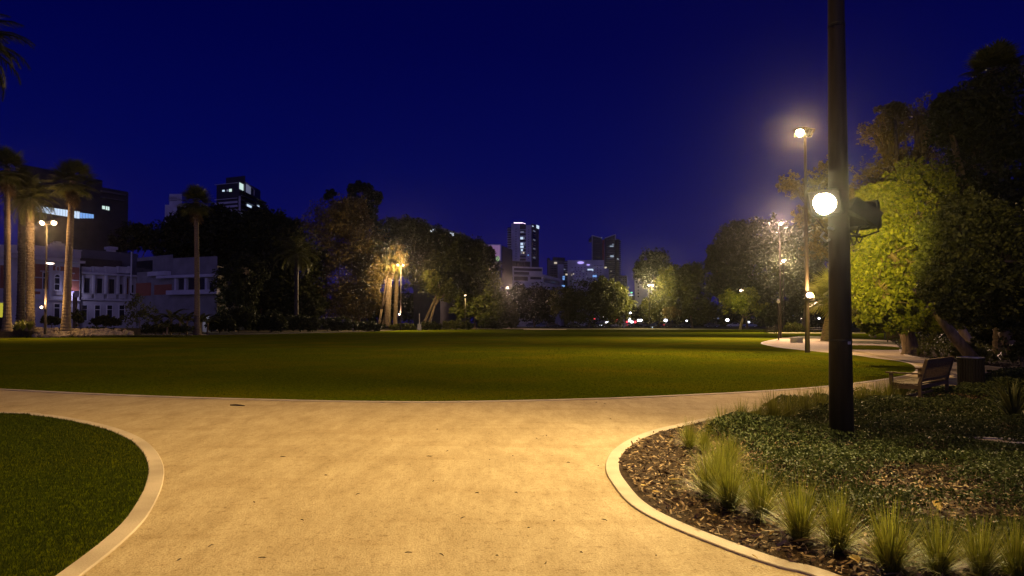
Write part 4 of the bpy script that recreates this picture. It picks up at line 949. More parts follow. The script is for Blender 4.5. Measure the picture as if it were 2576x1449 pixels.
# ------------------------------------------------------------------ buildings
class Fac:
    """a vertical wall plane through two picture columns at given depths; rects are given in picture units and become real boxes on it"""
    def __init__(s, x1, Y1, x2, Y2):
        s.A = gx(x1, Y1); s.B = gx(x2, Y2); s.t = (s.B-s.A).normalized(); s.n = Vector((s.t.y, -s.t.x, 0)); s.L = (s.B-s.A).length
        if s.n.dot(s.A-Vector((0, 0, 0))) > 0: s.n = -s.n
    def hit(s, x, y):
        d = ray(x, y); o = Vector((0, 0, EYE)); k = (s.A-o).dot(s.n)/d.dot(s.n); return o+d*k
    def uz(s, x, y): p = s.hit(x, y); return (p-s.A).dot(s.t), p.z
    def pt(s, u, z, d=0.0): p = s.A+s.t*u+s.n*d; return Vector((p.x, p.y, z))
    def rect(s, mb, x0, y0, x1, y1, d0, d1):
        xm = (x0+x1)/2; ym = (y0+y1)/2; u0 = s.uz(x0, ym)[0]; u1 = s.uz(x1, ym)[0]; z0 = s.uz(xm, y1)[1]; z1 = s.uz(xm, y0)[1]; return s.box(mb, u0, u1, z0, z1, d0, d1)
    def box(s, mb, u0, u1, z0, z1, d0, d1):
        vs = [s.pt(u, z, d) for z in (z0, z1) for d in (d0, d1) for u in (u0, u1)]
        return mb.add(vs, [(0, 2, 3, 1), (4, 5, 7, 6), (0, 1, 5, 4), (2, 6, 7, 3), (0, 4, 6, 2), (1, 3, 7, 5)])
    def body(s, mb, ytl, ytr, depth, zb=0.0, x1=None, x2=None, d=0.0):
        """the solid block behind the wall: top edge at picture heights ytl, ytr"""
        ua = 0 if x1 is None else s.uz(x1, HOR)[0]; ub = s.L if x2 is None else s.uz(x2, HOR)[0]
        xa = x1 if x1 is not None else None
        pa, pb = s.pt(ua, 0, d), s.pt(ub, 0, d)
        def ztop(p, y): a = (p.x, p.y); return EYE+(at(0, y, p.y).z-EYE)
        zl, zr = ztop(pa, ytl), ztop(pb, ytr); dm = ((pa+pb)/2); dm.z = 0; dm.normalize(); qa, qb = pa+dm*depth, pb+dm*depth
        z = (zl+zr)/2
        mb.prism([(pa.x, pa.y), (pb.x, pb.y), (qb.x, qb.y), (qa.x, qa.y)], zb, z); return z
def parts(name, f, rects, d0, d1, m, t):
    for r in rects: part(name, lambda mb: f.rect(mb, *r, d0, d1), m, t)
def bldg(name, label, f, cat='building', group=None):
    p = f.pt(f.L/2, 0); return thing(name, label, cat, (p.x, p.y, 0), 0, group)
def part(name, fn, m, t, smooth=False):
    mb = MB(); fn(mb); return obj(name, mb, m, t, smooth, off=t.location)
def win(f, t, r, m=None, frame=None, d=0.02, fw=0.10, mull=False, name='window'):
    """a window: pane with a frame round it, standing a little proud of the wall"""
    x0, y0, x1, y1 = r
    fr = part(name, lambda mb: f.rect(mb, x0, y0, x1, y1, -0.05, d), m or M['glass'], t)
    if frame:
        def fn(mb):
            xm = (x0+x1)/2; ym = (y0+y1)/2; u0 = f.uz(x0, ym)[0]; u1 = f.uz(x1, ym)[0]; z0 = f.uz(xm, y1)[1]; z1 = f.uz(xm, y0)[1]
            f.box(mb, u0-fw, u0, z0-fw, z1+fw, -.04, d+.05); f.box(mb, u1, u1+fw, z0-fw, z1+fw, -.04, d+.05)
            f.box(mb, u0, u1, z1, z1+fw, -.04, d+.048); f.box(mb, u0, u1, z0-fw*1.2, z0, -.04, d+.09)
            if mull: zc = z0+(z1-z0)*mull; f.box(mb, u0, u1, zc-fw*.4, zc+fw*.4, -.04, d+.03)
        o = obj('frame', (lambda q: (fn(q), q)[1])(MB()), frame, fr, off=t.location)
    return fr
def balus(f, mb, x0, y0, x1, y1, d, n=10):
    xm = (x0+x1)/2; ym = (y0+y1)/2; u0 = f.uz(x0, ym)[0]; u1 = f.uz(x1, ym)[0]; z0 = f.uz(xm, y1)[1]; z1 = f.uz(xm, y0)[1]; h = z1-z0
    f.box(mb, u0, u1, z1-h*.16, z1, d-.12, d+.16); f.box(mb, u0, u1, z0, z0+h*.14, d-.12, d+.14)
    for k in range(n):
        u = u0+(u1-u0)*(k+.5)/n; f.box(mb, u-.08, u+.08, z0+h*.14, z1-h*.16, d-.06, d+.08)

# 1 heritage building: main block and a four-bay loggia wing
K = 0.176; zx = lambda a: a*K; zy = lambda a: 603.7+a*K
f = Fac(-60, 112, 199, 127); g = Fac(199, 128.5, 342, 138)
hb = bldg('heritage_building', 'two-storey Victorian building of pale stone and red brick with balustrades behind the left palms', f)
part('wall', lambda mb: (f.body(mb, zy(100), zy(235), 18), g.body(mb, zy(480), zy(520), 14)), M['stone'], hb)
# loggia wing: recessed upper floor behind columns
parts('brick_wall', f, [(zx(a), zy(b), zx(c), zy(d)) for a, b, c, d in ((480, 345, 690, 700), (1020, 390, 1130, 740), (0, 360, 60, 690), (490, 735, 575, 775), (745, 375, 925, 440))], 0, .05, M['brick'], hb)
def loggia(mb):
    for a, b in ((1140, 1290), (1320, 1380), (1510, 1560), (1640, 1700), (1780, 1850)): g.rect(mb, zx(a), zy(540), zx(b), zy(775), 0, .04)
parts('brick_wall', g, [(zx(a), zy(545), zx(b), zy(775)) for a, b in ((1315, 1345), (1505, 1540), (1675, 1700), (1785, 1835))], 0, .05, M['brick'], hb)
for F_, r_, d_ in ((f, (-11, zy(255), zx(1180), zy(290)), .9), (f, (-11, zy(200), zx(1130), zy(222)), .35), (f, (-11, zy(835), zx(1130), zy(858)), .3), (g, (zx(1135), zy(480), zx(1945), zy(508)), .8), (g, (zx(1135), zy(840), zx(1900), zy(868)), .5), (g, (zx(1135), zy(765), zx(1800), zy(775)), .45)): part('cornice', lambda mb: F_.rect(mb, *r_, 0, d_), M['stone'], hb)
for r_, d0_, d1_ in (((zx(480), zy(85), zx(700), zy(200)), -.8, .15), ((zx(700), zy(75), zx(940), zy(215)), -.8, .25), ((zx(745), zy(45), zx(915), zy(76)), -.7, .2), ((zx(790), zy(22), zx(870), zy(46)), -.6, .2), ((zx(1030), zy(150), zx(1135), zy(260)), -.8, .5), ((zx(1015), zy(140), zx(1145), zy(158)), -.9, .6), ((zx(140), zy(70), zx(230), zy(190)), -.8, .3), ((zx(-200), zy(60), zx(60), zy(190)), -.6, .1)): part('parapet', lambda mb: f.rect(mb, *r_, d0_, d1_), M['stone'], hb)
parts('pier', f, [(zx(a), zy(300), zx(b), zy(835)) for a, b in ((695, 740), (925, 960), (60, 100), (430, 478))], 0, .3, M['stone'], hb)
for a in (1300, 1480, 1652): part('column', lambda mb: g.rect(mb, zx(a), zy(508), zx(a+28), zy(768), .25, .75), M['stone'], hb)
part('column', lambda mb: g.rect(mb, zx(1140), zy(508), zx(1165), zy(768), .25, .75), M['stone'], hb); part('column', lambda mb: g.rect(mb, zx(1750), zy(508), zx(1780), zy(768), .25, .75), M['stone'], hb)
for a, b in ((1145, 1285), (1325, 1470), (1505, 1645), (1685, 1805)): part('balustrade', lambda mb: balus(g, mb, zx(a), zy(385), zx(b), zy(478), .45), M['stone'], hb)
for a, b in ((1145, 1285), (1330, 1465), (1515, 1640), (1685, 1780)): part('balustrade', lambda mb: balus(g, mb, zx(a), zy(775), zx(b), zy(838), .45), M['stone'], hb)
part('balustrade', lambda mb: balus(f, mb, zx(785), zy(740), zx(925), zy(790), .3), M['stone'], hb)
for a in (1290, 1472, 1650, 1808): part('pier', lambda mb: g.rect(mb, zx(a), zy(378), zx(a+28), zy(478), .2, .65), M['stone'], hb)
def roofscreen(mb):
    h = Fac(199, 133, 345, 142); h.body(mb, zy(135), zy(195), 8, 10.0)
part('roof', roofscreen, M['midwall'], hb)
part('roof', lambda mb: g.rect(mb, zx(1135), zy(262), zx(1850), zy(390), -5.2, -2.6), M['roof'], hb)
part('chimney', lambda mb: (g.rect(mb, zx(1760), zy(110), zx(1840), zy(200), -6, -4.5), g.rect(mb, zx(1745), zy(80), zx(1860), zy(118), -6.3, -4.2)), M['stone'], hb)
part('downpipe', lambda mb: (g.rect(mb, zx(1832), zy(170), zx(1844), zy(760), .8, 1.0), g.rect(mb, zx(1840), zy(758), zx(1880), zy(775), .8, 1.0)), M['white'], hb)
for a, b, c, d in ((1205, 545, 1280, 765), (1385, 550, 1460, 765), (1558, 560, 1632, 768), (1692, 635, 1745, 778), (1855, 640, 1905, 790)): win(g, hb, (zx(a), zy(c if False else b), zx(c), zy(d)), M['glass'], M['stone'], .03)
for a in (1170, 1355, 1530, 1704): win(g, hb, (zx(a), zy(935), zx(a+70), zy(1150)), M['glass'], M['white'], .03, .13, .72)
win(f, hb, (zx(775), zy(915), zx(850), zy(1145)), M['glass'], M['white'], .03, .14, .76); win(f, hb, (zx(780), zy(545), zx(848), zy(715)), M['glass'], M['white'], .03, .14, .5)
def arch(mb):
    pts = []; u0 = f.uz(zx(780), zy(540))[0]; u1 = f.uz(zx(848), zy(540))[0]; z0 = f.uz(zx(814), zy(540))[1]; r = (u1-u0)/2
    ring = [f.pt((u0+u1)/2+r*math.cos(a), z0+.15+r*math.sin(a), .06) for a in [PI*k/10 for k in range(11)]]; mb.add(ring, [tuple(range(11))])
part('window', arch, M['glass'], hb)
def arch2(mb):
    u0 = f.uz(zx(780), zy(540))[0]; u1 = f.uz(zx(848), zy(540))[0]; z0 = f.uz(zx(814), zy(540))[1]; r = (u1-u0)/2+.1
    mb.tube([f.pt((u0+u1)/2+r*math.cos(a), z0+.15+r*math.sin(a), .1) for a in [PI*k/12 for k in range(13)]], .13, 6)
part('archivolt', arch2, M['white'], hb)
part('medallion', lambda mb: mb.tube([f.pt(f.uz(zx(822), zy(410))[0]+.35*math.cos(a), f.uz(zx(822), zy(410))[1]+.5*math.sin(a), .12) for a in [2*PI*k/12 for k in range(13)]], .12, 6), M['stone'], hb)
win(f, hb, (zx(612), zy(470), zx(640), zy(700)), M['glass'], M['white'], .06, .12)
parts('band_course', f, [(zx(a), zy(b), zx(c), zy(b+14)) for a, b, c in ((482, 530, 640), (570, 440, 690), (1022, 470, 1065), (1022, 570, 1130), (482, 700, 690))], .04, .12, M['stone'], hb)
point('porch_light', f.pt(f.uz(zx(1030), zy(745))[0], f.uz(zx(1030), zy(745))[1]-.2, 1.3), 160, (.6, .55, 1.0), .15)
part('wall_lamp', lambda mb: f.rect(mb, zx(1005), zy(735), zx(1050), zy(752), .2, .5), M['winp'], hb)
# signpost in front of it
p = gx(188, 100); t = thing('notice_post', 'dark post with a small pale board before the heritage building', 'signpost', (p.x, p.y, 0))
obj('post', MB().box((0, 0, 3.0), (.4, .4, 6.0)), M['bark'], t); b_ = at(193, 740, 99.5)-p; obj('board', MB().box((b_.x, b_.y, b_.z), (.7, .05, .9)), M['conc'], t)
p = gx(4, 90); t = thing('lit_hoarding', 'glowing yellow panel at the far left edge behind the slender palm', 'panel', (p.x, p.y, 0)); a_ = at(-5, 780, 90)-p
obj('panel', MB().box((a_.x, 0, a_.z), (1.75, .06, 1.9)), M['yellow'], t); obj('frame', MB().box((a_.x, .06, a_.z/2), (1.9, .04, a_.z)), M['metal'], t)

# 2 pale modern building with a curved bay
f = Fac(343, 135, 433, 128); g = Fac(433, 128, 545, 124); h = Fac(545, 124, 612, 140)
b2 = bldg('civic_building', 'pale low modern building with a curved window bay behind the lone palm', g)
part('wall', lambda mb: (f.body(mb, 645, 644, 22), g.body(mb, 644, 650, 22, 0)), M['render2'], b2)
part('wall', lambda mb: Fac(540, 124, 615, 145).body(mb, 672, 682, 14), M['render2'], b2)
part('fascia', lambda mb: (g.rect(mb, 404, 692, 545, 699, 0, 1.0), f.rect(mb, 386, 684, 430, 694, 0, 1.2), g.rect(mb, 433, 730, 560, 741, 0, 1.4)), M['render'], b2)
part('clerestory', lambda mb: f.rect(mb, 343.5, 656, 384, 684, -.02, .03), M['glass'], b2)
parts('brick_wall', f, [(343, 712, 380, 744), (389, 716, 432, 741)], 0, .08, M['brick'], b2)
for r in ((438, 702, 443, 727), (451, 701, 467, 728), (475, 700, 491, 728), (502, 700, 519, 729), (528, 712, 536, 730)): win(g, b2, r, M['glass'], None, .05)
for x in (446, 471, 497, 523): part('pier', lambda mb: g.rect(mb, x-2.5, 699, x+2.5, 730, .05, .5), M['render'], b2)
part('roof', lambda mb: g.rect(mb, 545, 672, 600, 690, -3, -.5), M['winb'] if False else M['roof'], b2)

# 3 low dark building with a violet pillar
f = Fac(590, 152, 760, 150); b3 = bldg('pavilion', 'low dark building with a brick pillar and pale sills behind the shrubs', f)
part('wall', lambda mb: f.body(mb, 722, 722, 12), M['darkwall'], b3); part('brick_wall', lambda mb: f.rect(mb, 654.5, 732, 673, 793, 0, .4), M['brick'], b3)
part('sill', lambda mb: f.rect(mb, 604, 786, 728, 794, 0, .4), M['render'], b3); part('pillar', lambda mb: f.rect(mb, 728, 740, 744, 800, 0, .8), M['render'], b3)
for r in ((636, 754, 649, 782), (675, 752, 689, 785), (692, 752, 707, 785), (710, 752, 725, 785), (746, 762, 758, 785)): win(f, b3, r, M['glass'], M['render'], .05, .1)

# 4 dark office tower with the lit strip of windows
f = Fac(40, 196, 252, 219); g = Fac(252, 219, 318, 227)
b4 = bldg('office_tower', 'black office tower behind the left palms with one long strip of lit windows', f)
part('wall', lambda mb: (f.body(mb, 420, 446, 30), g.body(mb, 470, 484, 26)), M['darkwall'], b4); part('wall', lambda mb: Fac(306, 226, 317, 228).body(mb, 517, 519, 20), M['darkwall'], b4)
parts('cornice', g, [(252, 484, 313, 488), (252, 500, 309, 502)], 0, .8, M['midwall'], b4)
def yl(x, y0, y1): return y0+(y1-y0)*(x-86)/150.0
NW = 22
for k in range(NW):
    x = 80+k*7.1
    if 169 < x+3 < 180: continue
    yt = 517+(x-86)*.140; yb = 532+(x-86)*.165
    if x > 200: yt = 535+(x-200)*.14; yb = 549
    win(f, b4, (x, yt, x+6.3, yb), M['winb'] if x > 196 else M['winw'], None, .05)
for r in ((257, 518, 264, 526), (266, 519, 270, 528), (271, 520, 275, 529)): win(g, b4, r, M['wing'], None, .05)
def text(name, s, f, x, y, hpx, m, t, d=.15, sh=1.0):
    c = bpy.data.curves.new(name, 'FONT'); c.body = s; c.extrude = .02; c.offset = .012
    u, z = f.uz(x, y); hh = abs(f.uz(x, y-hpx)[1]-z); c.size = hh*1.35
    o = bpy.data.objects.new(name, c); C.objects.link(o); bpy.context.view_layer.update()
    dg = bpy.context.evaluated_depsgraph_get(); me = bpy.data.meshes.new_from_object(o.evaluated_get(dg)); bpy.data.objects.remove(o)
    o = bpy.data.objects.new(name, me); C.objects.link(o); me.materials.clear(); me.materials.append(m)
    tt = f.t if f.t.x > 0 else -f.t; Mx = Matrix(((tt.x*sh, 0, -tt.y*-1), (tt.y*sh, 0, -tt.x), (0, 1, 0)))
    P = f.pt(u, z, d)-t.location
    for v in me.vertices: q = Vector(v.co); v.co = P+tt*q.x*sh+Vector((0, 0, q.y))+f.n*q.z
    o.parent = t; return o
text('sign_letters', 'W', f, 149, 436, 9, M['sign'], b4, .3, .9); text('sign_letters', 'illis', f, 159, 436.5, 5, M['sign'], b4, .3, .8)
parts('window', f, [(a, b, c, d) for a, b, c, d in ((77, 450, 79.5, 453), (82, 452, 86, 455), (86.5, 451, 90, 453.5), (91, 452, 94, 454), (98, 456.5, 102, 458.5))], 0, .1, M['winw'], b4)

# 5 pale block, 6 stepped tower
f = Fac(411, 262, 520, 262); b5 = bldg('apartment_block', 'plain pale windowless block left of the lone palm crown', f)
part('wall', lambda mb: f.body(mb, 515, 515, 20), M['render'], b5); part('lift_housing', lambda mb: f.body(mb, 488, 488, 14, 30, 420, 452, -.5), M['render'], b5)
part('grille', lambda mb: [f.rect(mb, 422, 495+k*4, 444, 496+k*4, -.5, -.2) for k in range(3)], M['midwall'], b5)
win(f, b5, (502, 524, 511, 533), M['glass'], M['render'], .05, .3)
f = Fac(541, 240, 599, 236); g = Fac(599, 236, 666, 262); b6 = bldg('stepped_tower', 'dark stepped apartment tower with bright penthouse windows behind the black trees', f)
part('wall', lambda mb: (f.body(mb, 463, 463, 24), g.body(mb, 494, 497, 20)), M['darkwall'], b6)
part('wall', lambda mb: Fac(599, 237, 636, 249).body(mb, 460, 463, 16), M['darkwall'], b6); part('wall', lambda mb: Fac(636, 249, 652, 256).body(mb, 472, 478, 12), M['darkwall'], b6)
part('lift_housing', lambda mb: f.body(mb, 444.6, 444.6, 14, 30, 548, 597, -3), M['darkwall'], b6)
parts('band', f, [(541, y, 598, y+h_) for y, h_ in ((500, 1.5), (508, 5), (518, 5), (528, 7), (462, 1.2))], 0, .3, M['render'], b6)
parts('balcony', g, [(601, y, 664, y+1.2) for y in (495, 506, 517, 528, 539, 550)], 0, 1.4, M['midwall'], b6)
part('pillar', lambda mb: f.rect(mb, 603.5, 494, 605.5, 548, 0, .6), M['render'], b6)
win(g, b6, (601, 461.5, 612.5, 478), M['wing'], M['render'], .1, .15); win(g, b6, (617, 463, 622, 489), M['windim'], None, .1); win(g, b6, (623, 468, 636, 490), M['windim'], None, .1)
part('gable', lambda mb: mb.tube([g.pt(*g.uz(615, 490), .3), g.pt(*g.uz(615.5, 458), .3), g.pt(*g.uz(632, 472), .3), g.pt(*g.uz(637, 479), .3), g.pt(*g.uz(637, 492), .3)], .22, 4), M['render'], b6)
for r, m_ in (((621, 516, 633, 525), 'winw'), ((644, 510, 651.5, 519), 'winw'), ((598, 537, 604, 545), 'windim'), ((605, 536, 610, 544), 'windim'), ((621, 551, 634, 556), 'winw'), ((560, 478, 565, 482), 'winw'), ((571, 477, 575, 481.5), 'windim'), ((577, 475.5, 583, 482), 'wing'), ((640, 480, 643, 484), 'windim'), ((659, 526, 663, 528.5), 'windim')):
    win(f if r[0] < 598 else g, b6, r, M[m_], None, .15)
# 7 hotel
f = Fac(1040, 205, 1107.7, 190); g = Fac(1107.7, 190, 1184, 211); b7 = bldg('hotel_building', 'dark flat-roofed hotel with small lit letters along its top edge', g)
part('wall', lambda mb: (f.body(mb, 573, 573.5, 16), g.body(mb, 574, 593, 16)), M['midwall'], b7)
part('band', lambda mb: g.rect(mb, 1108, 601, 1182, 603, 0, .3), M['render'], b7)
text('sign_letters', 'DUXTON', g, 1130.5, 591.5, 6.6, M['sign'], b7, .3, .78); text('sign_letters', 'HOTEL', g, 1147, 595.5, 6.6, M['sign'], b7, .3, .78); text('sign_letters', 'HOTEL', f, 1085, 584.5, 6, M['sign'], b7, .3, .8)
for k in range(8): win(g, b7, (1136+k*6, 604+k*1.2, 1139+k*6, 613+k*1.2), M['windim'] if k % 3 == 0 else M['glass'], None, .05)
# 8 billboard building
f = Fac(1207, 235, 1261, 235); g = Fac(1261, 235, 1288, 250); b8 = bldg('billboard_building', 'dark building carrying a big pinkish floodlit billboard with a pale green dome shape', f)
part('wall', lambda mb: (Fac(1262, 236, 1289, 250).body(mb, 618, 628, 20), f.body(mb, 655, 655, 20)), M['darkwall'], b8)
bbm, nt_, bb = newmat('billboard print'); Nn = nt_.nodes; Ln_ = nt_.links
bb.inputs['Base Color'].default_value = (.05, .04, .05, 1); nz = Nn.new('ShaderNodeTexNoise'); nz.inputs['Scale'].default_value = .09; tcc = Nn.new('ShaderNodeTexCoord'); Ln_.new(tcc.outputs['Object'], nz.inputs['Vector'])
rp2 = Nn.new('ShaderNodeValToRGB'); rp2.color_ramp.elements[0].position = .35; rp2.color_ramp.elements[1].position = .65; rp2.color_ramp.elements[0].color = (.17, .13, .42, 1); rp2.color_ramp.elements[1].color = (.34, .16, .27, 1)
Ln_.new(nz.outputs['Fac'], rp2.inputs['Fac']); Ln_.new(rp2.outputs['Color'], bb.inputs['Emission Color']); bb.inputs['Emission Strength'].default_value = .62  # emission stands in for the floodlight falling on the print
part('billboard', lambda mb: f.rect(mb, 1209, 617, 1258.5, 655, .3, .6), bbm, b8)
part('billboard_frame', lambda mb: (f.rect(mb, 1208, 615.4, 1261, 616.6, .2, .8), f.rect(mb, 1259, 616.6, 1261, 656, .2, .8)), M['render'], b8)
gm_ = glow('billboard dome', (.42, .62, .32), .55); bl_ = glow('billboard blue', (.30, .34, .9), .5)  # printed shapes, their floodlighting likewise put in as emission
def disc(mb, f, x, y, r, sq=1.0, d=.7):
    u, z = f.uz(x, y); R_ = r*PX(235); mb.add([f.pt(u+R_*math.cos(a), z+R_*sq*math.sin(a), d) for a in [2*PI*k/20 for k in range(20)]], [tuple(range(20))])
part('printed_dome', lambda mb: disc(mb, f, 1252, 651, 5.2, 1.3), gm_, b8); part('printed_shape', lambda mb: disc(mb, f, 1238, 654, 3.2, 1.4), bl_, b8); part('printed_shape', lambda mb: disc(mb, f, 1226, 648, 2.6, 1), bl_, b8)

# 9 tall pale tower
Y = 420; f = Fac(1286, Y, 1337, Y); g = Fac(1337, Y, 1355.7, Y+14); b9 = bldg('apartment_tower', 'tall pale tower with a pink light line on its roof edge', f)
part('wall', lambda mb: (f.body(mb, 562, 562, 22, 0, 1286, 1308, 0), f.body(mb, 566, 566, 22, 0, 1323, 1337, 0)), M['render'], b9)
part('wall', lambda mb: (f.body(mb, 564, 564, 20, 0, 1308, 1323, -1.5), g.body(mb, 565, 566, 22)), M['darkwall'], b9)
part('balcony_stack', lambda mb: f.body(mb, 572, 572, 10, 0, 1277, 1286, -6), M['darkwall'], b9)
parts('balcony', f, [(1275.5, 572+k*6.1, 1286, 574.6+k*6.1) for k in range(14)], -7, -4, M['render'], b9)
parts('balcony', f, [(1308, 577+k*7.9, 1323, 578.6+k*7.9) for k in range(11)], -1.5, -.1, M['render'], b9)
part('light_line', lambda mb: (f.rect(mb, 1292.5, 559.2, 1314, 560.6, -2, -.6), mb.tube([f.pt(*f.uz(1314, 560), -1), f.pt(*f.uz(1322, 562.3), -1)], .18, 4)), M['pinkline'], b9)
for r, m_ in (((1309, 596.5, 1316, 602), 'winw'), ((1317, 597, 1320, 601.5), 'windim'), ((1309.5, 611, 1316, 616), 'winw'), ((1318, 611, 1321, 615), 'windim'), ((1309, 618.8, 1317, 623), 'winw'), ((1310.5, 626.5, 1315, 631), 'winw'), ((1309.5, 634.5, 1313, 638), 'windim'), ((1315, 634, 1319, 637.5), 'winwarm'), ((1309, 582, 1318, 585.5), 'windim'), ((1327.6, 640.5, 1330, 643.5), 'winb')):
    win(f, b9, r, M[m_], None, -1.35 if r[0] < 1323 else .1)
win(g, b9, (1349.5, 567, 1355.5, 575), M['winw'], None, .2); win(g, b9, (1338.5, 568, 1341.5, 569.8), M['winw'], None, .2)
for k in range(13): win(f, b9, (1297, 575+k*6.2, 1299, 578+k*6.2), M['midwall'], None, .08); win(f, b9, (1329, 577+k*6.0, 1330.5, 579.5+k*6.0), M['midwall'], None, .08)
for k in range(14): win(g, b9, (1341, 580+k*5.6, 1347, 582.5+k*5.6), M['glass'] if k % 4 else M['windim'], None, .1)

# 10 low banded building with a finned roof pavilion
f = Fac(1262, 250, 1365, 256); g = Fac(1365, 256, 1412, 285); b10 = bldg('banded_building', 'low pale building with long dark window bands and a finned rooftop below the tall tower', f)
part('wall', lambda mb: (f.body(mb, 671, 671, 26), g.body(mb, 690, 702, 20)), M['render'], b10)
part('roof_pavilion', lambda mb: f.body(mb, 657, 657, 16, 15, 1278, 1345, -4), M['darkwall'], b10)
parts('fin', f, [(1280+k*4.4, 658, 1280.7+k*4.4, 671) for k in range(15)], -4, -3.4, M['midwall'], b10)
for r in ((1293, 675, 1363, 681.5), (1293, 684, 1331, 691)): win(f, b10, r, M['glass'], None, .05, name='window_band')
part('ledge', lambda mb: (f.rect(mb, 1264, 692, 1365, 694, 0, .8), g.rect(mb, 1365, 701, 1410, 704, 0, .8), f.rect(mb, 1330, 708, 1365, 710, 0, .6)), M['render'], b10)
for r in ((1266, 696, 1290, 705), (1293, 696, 1328, 706), (1334, 697, 1362, 703)): win(f, b10, r, M['glass'], None, .05, name='window_band')
win(g, b10, (1368, 706, 1408, 714), M['glass'], None, .05, name='window_band'); win(f, b10, (1280.5, 699, 1281.7, 700.4), M['winwarm'], None, .2)
street = part('blue_lamp', lambda mb: f.rect(mb, 1276.5, 713, 1279.5, 716.5, .2, .6), M['winb'], b10)

f = Fac(1379, 330, 1431, 335); b11 = bldg('office_block', 'grey block with dark rooftop boxes between the banded and the white building', f)
part('wall', lambda mb: f.body(mb, 655, 656, 20), M['midwall'], b11); part('wall', lambda mb: f.body(mb, 665, 665, 20, 0, 1401, 1416, .8), M['render'], b11)
part('roof_box', lambda mb: (f.body(mb, 649, 649, 10, 20, 1379, 1386, -1), f.body(mb, 647.5, 647.5, 12, 20, 1393, 1424, -1)), M['darkwall'], b11)
parts('balcony', f, [(1418, 660+k*5.5, 1431, 661.3+k*5.5) for k in range(9)], 0, 1.5, M['render'], b11)
for r, m_ in (((1394, 659.5, 1399, 663.5), 'winwarm'), ((1422.5, 687.5, 1427, 693.5), 'winwarm'), ((1413, 695, 1418.5, 698), 'winb'), ((1413, 700, 1418, 704), 'winb'), ((1411.5, 717.5, 1418.5, 721.5), 'winb'), ((1418, 676, 1421, 679), 'windim')): win(f, b11, r, M[m_], None, .9)
for i in range(4):
    for j in range(5): win(f, b11, (1385+i*4, 668+j*6, 1387.4+i*4, 671+j*6), M['glass'], None, .06)

f = Fac(1428, 300, 1520, 300); b12 = bldg('white_building', 'broad white building with two blue-lit canopies and scattered lit windows', f)
part('wall', lambda mb: (f.body(mb, 654.5, 654.5, 24), f.body(mb, 680, 680, 8, 0, 1436, 1486, 7)), M['render'], b12)
part('wall', lambda mb: Fac(1518, 301, 1532, 303).body(mb, 676, 676, 20), M['render'], b12)
for r in ((1452, 658, 1469, 663.5), (1475, 663.5, 1484, 667.5)): part('lit_canopy', lambda mb: disc(mb, f, (r[0]+r[2])/2, r[1]+3, (r[2]-r[0])/2*1.26, .36, .6), M['winp'], b12)
rw = random.Random(8)
lit = {(0, 3): 'winwarm', (2, 6): 'winb', (5, 4): 'windim', (1, 5): 'windim', (8, 5): 'windim'}
for i in range(10):
    for j in range(7):
        x = 1438+i*8; y = 672+j*6.2
        if 1475 < x < 1494 and j in (0, 1): continue
        win(f, b12, (x, y, x+2.6, y+2.6), M[lit.get((i, j), 'glass' if rw.random() < .85 else 'windim')], None, 7.08 if x < 1484 and y > 681 else .06)
for k in range(5): win(f, b12, (1478+k*2.9, 676.5, 1480.5+k*2.9, 682), M['winw'], None, .12)
for k in range(3): win(f, b12, (1491+k*3.4, 692, 1494+k*3.4, 697), M['winb'], None, .12)
for k in range(6): win(f, b12, (1494+k*3.8, 667, 1496.5+k*3.8, 669.5), M['glass'], None, .06)

f = Fac(1489, 450, 1547.8, 450); g = Fac(1547.8, 450, 1559, 462); b13 = bldg('apartment_tower', 'dark tower with a V-shaped winged roof and stacked balconies', f)
part('wall', lambda mb: (f.body(mb, 600, 600, 22, 0, 1489, 1515, -.5), f.body(mb, 600, 600, 22, 0, 1522, 1548, -.5), g.body(mb, 602, 604, 20), f.body(mb, 612, 612, 22, 0, 1515, 1522, -1.5)), M['darkwall'], b13)
def wing(mb):
    for (xa, ya, xb, yb) in ((1489.5, 592.5, 1514, 599.5), (1522, 599, 1548, 590)):
        ua, za = f.uz(xa, ya); ub, zb_ = f.uz(xb, yb); zz = f.uz(xa, 601)[1]
        mb.add([f.pt(ua, zz, 0), f.pt(ub, zz, 0), f.pt(ub, zb_, 0), f.pt(ua, za, 0), f.pt(ua, zz, -20), f.pt(ub, zz, -20), f.pt(ub, zb_, -20), f.pt(ua, za, -20)], [(0, 1, 2, 3), (7, 6, 5, 4), (3, 2, 6, 7), (0, 4, 5, 1), (0, 3, 7, 4), (1, 5, 6, 2)])
part('roof_wing', wing, M['darkwall'], b13)
part('roof_edge', lambda mb: [mb.tube([f.pt(*f.uz(a, b), .3), f.pt(*f.uz(c, d), .3)], .35, 4) for a, b, c, d in ((1489, 592.3, 1514, 599.3), (1522, 599, 1548, 589.8), (1489.5, 592.3, 1489.5, 690), (1547.8, 590, 1547.8, 604))], M['render'], b13)
part('red_panel', lambda mb: f.rect(mb, 1516, 603, 1521, 690, -1.4, -1.0), M['brick'], b13)
for k in range(19):
    y = 603+k*5.1; parts('balcony', f, [(1490.5, y, 1509, y+1.5), (1525, y, 1546, y+1.5)], -.5, 1.2, M['midwall'], b13); parts('balcony', g, [(1548.5, y+.3, 1558.5, y+1.6)], 0, 1.4, M['midwall'], b13)
